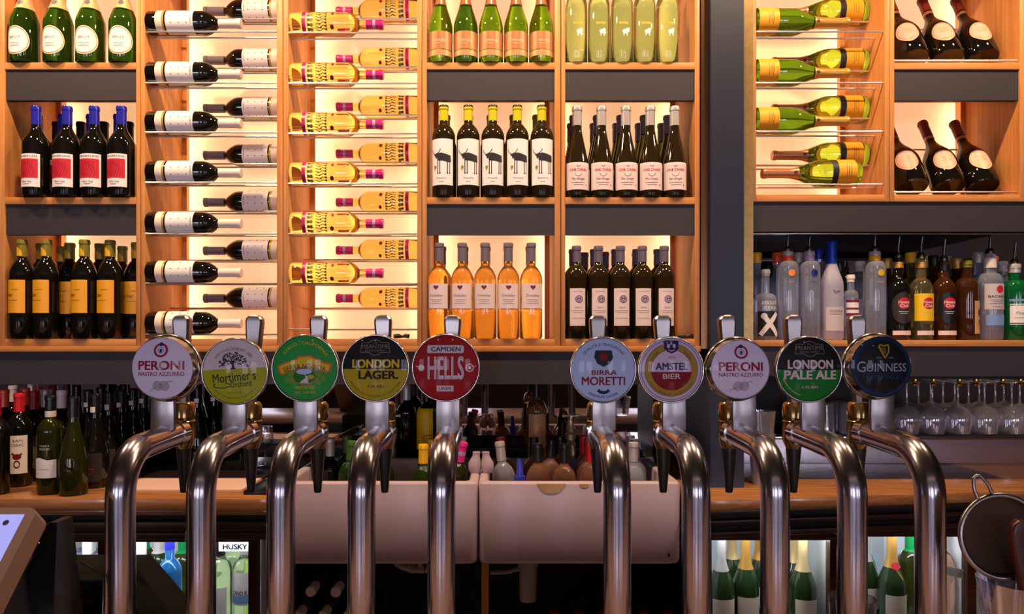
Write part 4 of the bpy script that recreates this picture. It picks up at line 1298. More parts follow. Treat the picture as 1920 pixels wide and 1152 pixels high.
# ------------------------------------------------------------------ wine bottles on the left of the counter
cz = lambda base: F * (EZ - CZ) / (base - CY)
for k, px, base, lab, spin in [
    ('plain_red', -8, 926, 'crimson-capped dark bottle cut by the picture edge', 0.0),
    ('spirit_label', 36, 911, 'crimson-capped bottle with white label and red emblem', 0.15),
    ('ornate', 64, 901, 'crimson-capped dark bottle with ornate khaki label', 0.35),
    ('white_patch', 95, 925, 'olive bottle with torn-edged white label and white neck band', 0.0),
    ('side_label', 138, 927, 'olive sloping bottle with narrow charcoal side label', 0.0),
    ('dark_label', 179, 913, 'dark bottle with charcoal label and white lettering, nearer of two', -0.1),
    ('dark_label', 205, 903, 'dark bottle with charcoal label and white lettering, farther of two', -0.1),
    ('plain_orange', 8, 893, 'orange-capped dark bottle at the picture edge, second row', 0), ('plain_orange', 45, 886, 'bright orange-capped dark bottle in the second row', 0), ('plain_orange', 70, 879, 'orange-capped dark bottle behind the ornate label', 0),
    ('plain_silver', 86, 893, 'silver-capped dark bottle, left of the torn white label', 0), ('plain_white_top', 117, 897, 'white-topped dark bottle, between torn white label and olive bottle', 0),
    ('slope_black', 158, 893, 'black-capped sloping bottle behind the olive one', -0.2), ('slope_black', 228, 893, 'black-capped sloping bottle, first beyond the charcoal labels', -0.2), ('slope_black', 190, 879, 'black-capped sloping bottle behind the charcoal labels', -0.2),
    ('slope_black', 250, 885, 'black-capped sloping bottle, second beyond the charcoal labels', -0.2), ('slope_black', 270, 877, 'black-capped sloping bottle, third beyond the charcoal labels', -0.2), ('slope_black', 222, 871, 'black-capped sloping bottle, in the back row by the mirror', -0.2),
    ('slope_black', 292, 871, 'black-capped sloping bottle, fourth beyond the charcoal labels', -0.2), ('plain_white_top', 25, 872, 'white-topped dark bottle in the back row, behind the white label', 0), ('plain_silver', 60, 866, 'silver-capped dark bottle in the back row', 0),
    ('plain_red', 100, 871, 'crimson-capped dark bottle in the back row, behind the torn white label', 0), ('slope_black', 135, 868, 'black-capped sloping bottle in the back row, behind the olive one', 0),
    ('slope_black', 395, 871, 'black-capped dark bottle behind the second tap, left of three', 0), ('slope_green', 420, 866, 'green sloping bottle behind the second tap', 0), ('slope_black', 372, 876, 'dark sloping bottle between the first and second taps', 0), ('plain_black', 318, 866, 'dark black-capped bottle behind the first badge', 0), ('plain_black', 345, 872, 'dark black-capped bottle behind the first tap', 0)]:
    D = cz(base)
    place(k, 'wine_bottle', lab, 'bottle', (PX(px, D), D, CZ), 'wine on the back counter', spin=spin)

pm = thing('cutting_board', 'pale pink board lying on the counter between the first two taps', 'board', (PX(375, 2.4), 2.40, CZ))
MB().loft([rrect(-0.21, 0.20, -0.17, 0.16, z, 0.01) for z in (0.0005, 0.006)]).build('board', mat('pink_board', S(226, 184, 172), 0.5, noise=0.04, nscale=30), pm)
w = MB().prism([(-0.045, 0), (0.05, 0), (0.05, 0.05), (0.02, 0.045), (-0.045, 0.012)], -0.06, 0.08).build('door_wedge', black_plastic, bevel=0.002, loc=(PX(492, 2.22), 2.24, CZ + 0.0005))
tag(w, 'black plastic wedge on the counter edge beside the left sink', 'wedge')


def goblet_mesh(h, rb, rf, rim):
    return MB().lathe([(0, 0.0), (rf, 0.0), (rf, 0.0025), (0.006, 0.008), (0.0038, 0.02), (0.0038, h * 0.42), (0.007, h * 0.46), (rb * 0.7, h * 0.52), (rb, h * 0.66), (rb * 0.97, h * 0.8), (rim, h), (rim - 0.0012, h)], 32)


gob = goblet_mesh(0.15, 0.03, 0.032, 0.026)
gs, gb = gob.mesh('glass_body', glass_clear, angle=60), None
for px, D, lab in ((478, 2.50, 'small stemmed glass on the pink board, nearer of two'), (497, 2.62, 'small stemmed glass behind the pink board, farther of two')):
    o = thing('liqueur_glass', lab, 'glass', (PX(px, D), D, CZ + (0.0065 if px == 478 else 0.0065)), 'small stemmed glasses')
    link('glass_body', gs, o)

# ------------------------------------------------------------------ glasses on the right
st = thing('steel_shelf', 'low steel shelf carrying upturned glasses, at the back of the right counter', 'shelf', (1.45, 2.74, CZ))
SH = 0.105
MB().box(-0.66, 0.75, 0, 0.34, SH - 0.012, SH).build('shelf_top', steel, st, bevel=0.002)
MB().box(-0.66, 0.75, 0.0, 0.012, 0.0008, SH - 0.0125).build('front_panel', mat('shelf_steel', (0.62, 0.56, 0.60), 0.24, metal=1.0), st)
for x in (-0.64, 0.0, 0.72):
    MB().box(x, x + 0.02, 0.2, 0.22, 0.0008, SH - 0.0125).build('leg', steel, st)
MB().box(-0.42, 0.74, 0.02, 0.33, SH + 0.0004, SH + 0.005).build('rubber_mat', black_matt, st)
wine_up = goblet_mesh(0.200, 0.049, 0.036, 0.042)
wg = wine_up.mesh('glass_body', barware_glass, angle=60)
tumb = MB().lathe([(0, 0.0), (0.030, 0.0), (0.033, 0.004), (0.040, 0.12), (0.0385, 0.12), (0.031, 0.008), (0, 0.008)], 28).mesh('glass_body', barware_glass, angle=60)
gz = CZ + SH + 0.006
spots = []
n = 0
words_ = ['first', 'second', 'third', 'fourth', 'fifth', 'sixth', 'seventh', 'eighth', 'ninth']
for ri_, (D, pxs) in enumerate(((2.79, (1700, 1748, 1796, 1846, 1897)), (2.885, (1722, 1768, 1816, 1866, 1912)), (2.985, (1700, 1745, 1790, 1836, 1882)))):
    for k, px in enumerate(pxs):
        o = thing('wine_glass', 'upturned wine glass on the steel shelf, %s from the left in the %s row' % (words_[k], ('front', 'middle', 'back')[ri_]), 'glass', (PX(px, D), D, gz + 0.2), 'upturned wine glasses', rot=(pi, 0, 0))
        link('glass_body', wg, o)
for k, (px, D) in enumerate(((1545, 2.80), (1570, 2.88), (1590, 2.80), (1612, 2.88), (1634, 2.80), (1658, 2.88))):
    o = thing('tumbler_glass', 'upturned tumbler behind the last two taps, %s from the left' % words_[k], 'glass', (PX(px, D), D, CZ + SH + 0.125), 'upturned tumblers', rot=(pi, 0, 0))
    link('glass_body', tumb, o)
o = thing('pint_glass', 'clear beer glass on the counter beside the dark pillar, lower of two stacked', 'glass', (PX(1428, 2.36), 2.36, CZ + 0.0005), 'stacked beer glasses')
pint = MB().lathe([(0, 0), (0.029, 0), (0.031, 0.004), (0.044, 0.165), (0.0425, 0.165), (0.03, 0.01), (0, 0.01)], 28).mesh('glass_body', barware_glass, angle=60)
link('glass_body', pint, o)
o = thing('pint_glass', 'clear beer glass nested in another beside the dark pillar, upper of two', 'glass', (PX(1428, 2.36), 2.36, CZ + 0.075), 'stacked beer glasses')
link('glass_body', pint, o)
o = thing('glass_rack', 'brass peg rail under the spirits shelf, above the upturned glasses', 'rack', (xs(1700), 2.42, zs(706)))
MB().box(xs(1500) - xs(1700), xs(1960) - xs(1700), -0.08, 0.5, -0.0108, -0.0008).build('rack_board', black_matt, o)
knob = MB().lathe([(0, -0.028), (0.006, -0.027), (0.0085, -0.021), (0.0055, -0.0155), (0.008, -0.010), (0.006, -0.002), (0.006, 0), (0, 0)], 16).mesh('peg', gold_knob)
for px in (1590, 1632, 1716, 1750, 1799, 1830, 1880, 1913):
    for yy in (0.0,):
        k = link('peg', knob, o)
        k.location = (PX(px, 2.42) - xs(1700), yy, -0.0112)

# ------------------------------------------------------------------ fridges below the counter


def fridge(lab, x0, x1, doors, group='lit bottle fridges', dy=0.0):
    y0, z0, z1 = 2.235 + dy, 0.02, 0.822
    cx_ = (x0 + x1) / 2
    t = thing('bottle_fridge', lab, 'fridge', (cx_, y0, 0.0), group)
    L = lambda nm, m, a, b, c, d, e, f, **kw: MB().box(a - cx_, b - cx_, c - y0, d - y0, e, f).build(nm, m, t, **kw)
    ca = MB()
    for bx_ in ((x0, x0 + 0.02, y0, 2.86, z0, z1), (x1 - 0.02, x1, y0, 2.86, z0, z1), (x0 + .02, x1 - .02, 2.84, 2.86, z0, z1), (x0 + .02, x1 - .02, y0, 2.84, z0, z0 + .02), (x0 + .02, x1 - .02, y0, 2.84, z1 - .012, z1)):
        ca.box(bx_[0] - cx_, bx_[1] - cx_, bx_[2] - y0, bx_[3] - y0, bx_[4], bx_[5])
    ca.build('cabinet_body', fridge_white, t, label='white fridge interior')
    L('shelf', fridge_white, x0 + 0.025, x1 - 0.025, y0 + 0.03, 2.835, 0.485, 0.495)
    L('lamp', fridge_lamp, x0 + 0.04, x1 - 0.04, y0 + 0.02, y0 + 0.035, z1 - 0.026, z1 - 0.0125, label='white strip light')
    L('lamp', fridge_lamp, x0 + 0.04, x1 - 0.04, 2.80, 2.82, z1 - 0.026, z1 - 0.0125, label='white strip light')
    for a, b in doors:
        d = MB()
        fw_ = 0.028
        for bx_ in ((a, a + fw_, z0, z1), (b - fw_, b, z0, z1), (a + fw_, b - fw_, z1 - 0.012, z1 + 0.012), (a + fw_, b - fw_, z0, z0 + 0.04)):
            d.box(bx_[0] - cx_, bx_[1] - cx_, -0.032, -0.002, bx_[2], bx_[3])
        df = d.build('door', walnut, t, label='dark wood door frame')
        MB().box(a + fw_ - cx_, b - fw_ - cx_, -0.020, -0.016, z0 + 0.04, z1 - 0.012).build('pane', pane_glass, df)
    return t, cx_, y0


D0 = 2.22
f1, fcx, fy = fridge('lit bottle fridge under the left of the counter', PX(66, D0) - 0.04, PX(492, D0) + 0.01, [(PX(62, D0), PX(206, D0)), (PX(232, D0), PX(486, D0))])
f2, fcx2, fy2 = fridge('lit bottle fridge with champagne under the right of the counter', PX(1316, D0), PX(1588, D0), [(PX(1318, D0), PX(1574, D0))], dy=0.02)
f3, fcx3, fy3 = fridge('lit bottle fridge at the right end, behind the strainer', PX(1594, D0), PX(1870, D0), [(PX(1598, D0), PX(1848, D0))], dy=0.06)
sg = MB().box(-0.052, 0.052, 0, 0.004, 0, 0.030).build('brand_plate', fridge_white, f1, loc=(PX(446, 2.30) - fcx, 0.041, 0.760), label='white plate with black lettering')
hl = decal_mesh('lettering', [T('HUSKY', 0, 0.015, 0.078, 0.017, bold=0.04)], l_ink, lambda u, v, w_: (u, -w_, v), 0.05, 0.0006)
link('lettering', hl, sg)
fz0 = 0.4955
for k, px, D, lab in [
    ('clear_white', 92, 2.33, 'white-capped bottle in the left fridge, first behind the till'), ('clear_silver', 112, 2.40, 'silver-capped bottle in the left fridge, second behind the till'), ('clear_white', 150, 2.33, 'white-capped bottle in the left fridge, third behind the till'), ('clear_silver', 178, 2.40, 'silver-capped bottle in the left fridge, beside the first tap'),
    ('fridge_jade', 272, 2.45, 'jade-capped bottle in the fridge between the first two taps'), ('fridge_white', 265, 2.31, 'white-capped dark bottle in the fridge between the first two taps, left'), ('fridge_white', 298, 2.40, 'white-capped dark bottle in the fridge, beside the blue bottle'),
    ('fridge_blue', 318, 2.31, 'bright blue bottle in the fridge between the first two taps'), ('fridge_jade', 343, 2.40, 'jade-capped bottle in the fridge, beside the second tap'),
    ('fridge_lime', 414, 2.33, 'black-capped lime bottle in the fridge, right of the second tap'), ('fridge_lime', 440, 2.44, 'black-capped lime bottle at the back of the fridge by the lettered plate'), ('fridge_band', 458, 2.34, 'silver-capped pale bottle with blue-banded label in the fridge')]:
    place(k, 'wine_bottle', lab, 'bottle', (PX(px, D), D, fz0), 'bottles in the left fridge', spin=random.uniform(-.2, .2))
for k, px, D, lab in [
    ('fridge_silver', 1352, 2.34, 'silver-foil champagne in the fridge by the eighth tap'), ('fridge_copper', 1398, 2.36, 'gold-foil champagne in the fridge, left of the eighth tap'), ('fridge_gold', 1372, 2.47, 'pale gold-foil champagne at the back of the fridge, left'), ('fridge_copper', 1424, 2.46, 'gold-foil champagne at the back of the fridge, behind the eighth tap'),
    ('fridge_gold', 1490, 2.43, 'pale gold-foil champagne in the fridge, right of the eighth tap'), ('fridge_gold', 1514, 2.30, 'pale gold-foil champagne in the fridge, second right of the eighth tap')]:
    place(k, 'champagne_bottle', lab, 'bottle', (PX(px, D), D, fz0), 'champagne in the fridge')
for k, px, D, lab in [
    ('fridge_silver', 1640, 2.42, 'silver-foil champagne in the end fridge, beside the ninth tap'), ('fridge_seal', 1676, 2.36, 'gold-foil champagne with red wax seal in the end fridge'), ('fridge_gold', 1622, 2.50, 'pale gold-foil champagne at the back of the end fridge'), ('fridge_jade', 1706, 2.42, 'green bottle in the end fridge, left of the tenth tap'), ('clear_red', 1776, 2.40, 'red-capped clear bottle in the end fridge, right of the tenth tap')]:
    place(k, 'champagne_bottle', lab, 'bottle', (PX(px, D), D, fz0), 'bottles in the end fridge')
nt_ = MB().box(-0.035, 0.035, 0, 0.002, -0.014, 0.014).build('price_card', fridge_white, loc=(PX(1806, 2.245), 2.245, 0.742 - 0.05))
nt_.rotation_euler = (0, radians(14), 0)
nt_.parent = f3
nt_.location = (PX(1806, 2.25) - fcx3, -0.012, 0.69)

# ------------------------------------------------------------------ under the sinks
us = thing('sink_stand', 'dark cupboard space under the white sinks with a wooden post', 'cupboard', (PX(909, 2.2), 2.2, 0))
ox_ = PX(909, 2.2)
MB().box(PX(903, 2.2) - ox_, PX(916, 2.2) - ox_, -0.0, 0.03, 0, 0.757).build('post', oak_z, us)
MB().box(SX0 - ox_ - 0.03, SX1 - ox_ + 0.045, 0.50, 0.52, 0, 0.757).build('cupboard_back', black_matt, us)
MB().box(SX0 - ox_ - 0.03, SX1 - ox_ + 0.045, -0.0, 0.5, 0.0, 0.10).build('cupboard_floor', black_matt, us)
for a in (SX0 - 0.05, SX1 + 0.045):
    MB().box(a - ox_, a + 0.02 - ox_, 0.0, 0.5, 0.10, 0.757).build('cupboard_side', black_matt, us)
pipe_white = mat('white_pipe', S(176, 160, 156), 0.4)
dp = thing('waste_pipe', 'white waste pipe hanging under the right sink', 'pipe', (PX(990, 2.38), 2.38, 0.757))
MB().tube([(0, 0, -0.001), (0, 0, -0.06)], 0.022, 20).tube([(0, 0, -0.055), (0, 0, -0.19)], [0.030, 0.028], 20).build('trap', pipe_white, dp)
MB().tube([(0.0, 0, -0.056), (0, 0, -0.078)], 0.034, 20).build('collar', pipe_white, dp)
MB().tube([(0.03, 0, -0.05), (0.09, 0, 0.0), (0.14, 0.02, -0.002)], 0.006, 10).build('thin_hose', pipe_white, dp)
MB().tube([(-0.028, 0, -0.085), (-0.07, 0.01, -0.10), (-0.125, 0.03, -0.108)], 0.007, 10).build('thin_hose', pipe_white, dp)
dp = thing('waste_pipe', 'white jointed pipe hanging under the left sink', 'pipe', (PX(740, 2.38), 2.38, 0.757))
MB().tube([(0, 0, -0.001), (0, 0, -0.055)], 0.012, 14).tube([(0, 0, -0.03), (0, 0, -0.05), (0.012, 0, -0.068), (0.03, 0, -0.078), (0.06, 0, -0.086), (0.10, 0, -0.088)], 0.013, 14).build('bend', pipe_white, dp)
MB().tube([(0.085, 0, -0.088), (0.085, 0, -0.04), (0.083, 0, -0.001)], 0.011, 14).build('riser', pipe_white, dp)
for i, x in enumerate((0.045, 0.105)):
    MB().tube([(x, 0, -0.078 - 0.004 * i), (x + 0.02, 0, -0.086 - 0.002 * i)], 0.017, 14).build('joint', pipe_white, dp)
rk = thing('bottle_rack', 'black rack of lying bottles under the left sink', 'rack', (PX(600, 2.3), 2.3, 0.1005))
rows_ = [(582, 1111, 'upper left'), (629, 1112, 'upper right'), (558, 1157, 'lower left'), (605, 1157, 'lower middle'), (652, 1157, 'lower right')]
zlow = PZ(1157, 2.25) - 0.0395
sh = MB()
sh.box(-0.10, 0.15, 0.02, 0.30, zlow - 0.1005 - 0.01, zlow - 0.1005)
sh.box(-0.11, -0.10, 0.02, 0.30, 0, zlow - 0.1005).box(0.15, 0.16, 0.02, 0.30, 0, zlow - 0.1005)
sh.build('rack_frame', black_matt, rk)
for px, py, w_ in rows_:
    place('plain_white_top', 'wine_bottle', 'white-capped bottle lying neck outward under the left sink, %s' % w_, 'bottle', (PX(px, 2.25), 2.55, PZ(py, 2.25)), 'lying bottles under the left sink', rot=(pi / 2, 0, 0))
for px, w_ in ((1047, 'first'), (1081, 'second'), (1124, 'third'), (1211, 'fourth'), (1249, 'fifth')):
    place('plain_red', 'wine_bottle', 'red-capped bottle standing under the right sink, %s from the wooden post' % w_, 'bottle', (PX(px, 2.32), 2.32, 0.2505), 'red-capped bottles under the right sink')
cr = MB().box(-0.20, 0.20, -0.06, 0.14, 0, 0.15).build('bottle_crate', black_plastic, loc=(PX(1150, 2.32), 2.32, 0.1005))
tag(cr, 'black crate under the right sink carrying red-capped bottles', 'crate')
# ------------------------------------------------------------------ front bar
BT = 0.942
bar = thing('front_bar', 'dark wooden front bar carrying the beer taps', 'bar', (0, 0.60, 0))
MB().box(-2.4, 2.4, 0.0, 0.655, BT - 0.04, BT).build('bar_top', wood('bar_top_wood', S(150, 124, 118), S(180, 150, 142), 'X', rough=0.3), bar, bevel=0.004)
MB().box(-2.4, 2.4, 0.06, 0.085, 0, BT - 0.041).build('bar_front', walnut, bar)
MB().box(-2.4, 2.4, 0.55, 0.575, 0, BT - 0.041).build('bar_back', walnut, bar)

# ------------------------------------------------------------------ badge artwork: unit disc, y up
print_white = mat('print_white', S(208, 198, 226), 0.5, coat=0.16, coat_rough=0.03, spec=0.2)


def PM(n, c):
    return mat('print_' + n, S(*c), 0.5, coat=0.16, coat_rough=0.03, spec=0.2)


p_red, p_black, p_olive, p_green, p_dgreen = PM('red', (150, 6, 18)), PM('black', (16, 13, 15)), PM('olive', (160, 160, 16)), PM('green', (34, 142, 62)), PM('leaf_green', (8, 108, 26))
p_mustard, p_sky, p_lilac, p_navy, p_pale, p_blue = PM('mustard', (168, 148, 12)), PM('sky', (168, 184, 226)), PM('lilac', (196, 176, 206)), PM('navy', (38, 34, 86)), PM('pale', (206, 186, 196)), PM('deep_blue', (10, 40, 82))
p_wine, p_crim, p_gold, p_brown, p_yellow, p_rust, p_grey, p_ink, p_dblue = PM('wine', (138, 20, 58)), PM('crimson', (122, 6, 22)), PM('gold', (160, 126, 46)), PM('brown', (86, 60, 26)), PM('yellow', (208, 176, 30)), PM('rust', (190, 100, 36)), PM('grey', (120, 108, 104)), PM('ink', (30, 34, 56)), PM('glow_blue', (16, 66, 124))


def half(up, y=0.0, R=1.0):
    a = math.degrees(math.asin(y / R))
    return ell(0, 0, R, n=48, t0=a, t1=180 - a) if up else ell(0, 0, R, n=48, t0=180 - a, t1=360 + a)


def hops(cx_, cy_, s):
    out = []
    for dx in (-0.55 * s, 0.55 * s):
        for r in (1.0, 0.74, 0.48, 0.22):
            out.append(ring2(cx_ + dx, cy_, s * r * 0.8, s * (r * 0.8 - 0.10), 24))
    out.append(stroke([(cx_ - 2.0 * s, cy_ - 0.9 * s), (cx_ - 1.4 * s, cy_ - 0.5 * s), (cx_ - 0.8 * s, cy_ - 0.2 * s)], 0.10 * s))
    out.append(stroke([(cx_ + 0.9 * s, cy_ + 0.5 * s), (cx_ + 1.4 * s, cy_ + 0.8 * s), (cx_ + 2.0 * s, cy_ + 0.8 * s)], 0.10 * s))
    return out


def brewery_plate():
    o = [(-0.46, 0.50), (-0.42, 0.80), (-0.20, 0.80), (-0.12, 0.86), (0, 0.90), (0.12, 0.86), (0.20, 0.80), (0.42, 0.80), (0.46, 0.50), (0.20, 0.50), (0.10, 0.43), (0, 0.41), (-0.10, 0.43), (-0.20, 0.50), (-0.46, 0.50)]
    return [stroke(o, 0.022), T('MEANTIME', 0, 0.685, 0.84, 0.13), T('BREWING COMPANY', 0, 0.555, 0.62, 0.055), T('2000', 0, 0.80, 0.14, 0.04)]


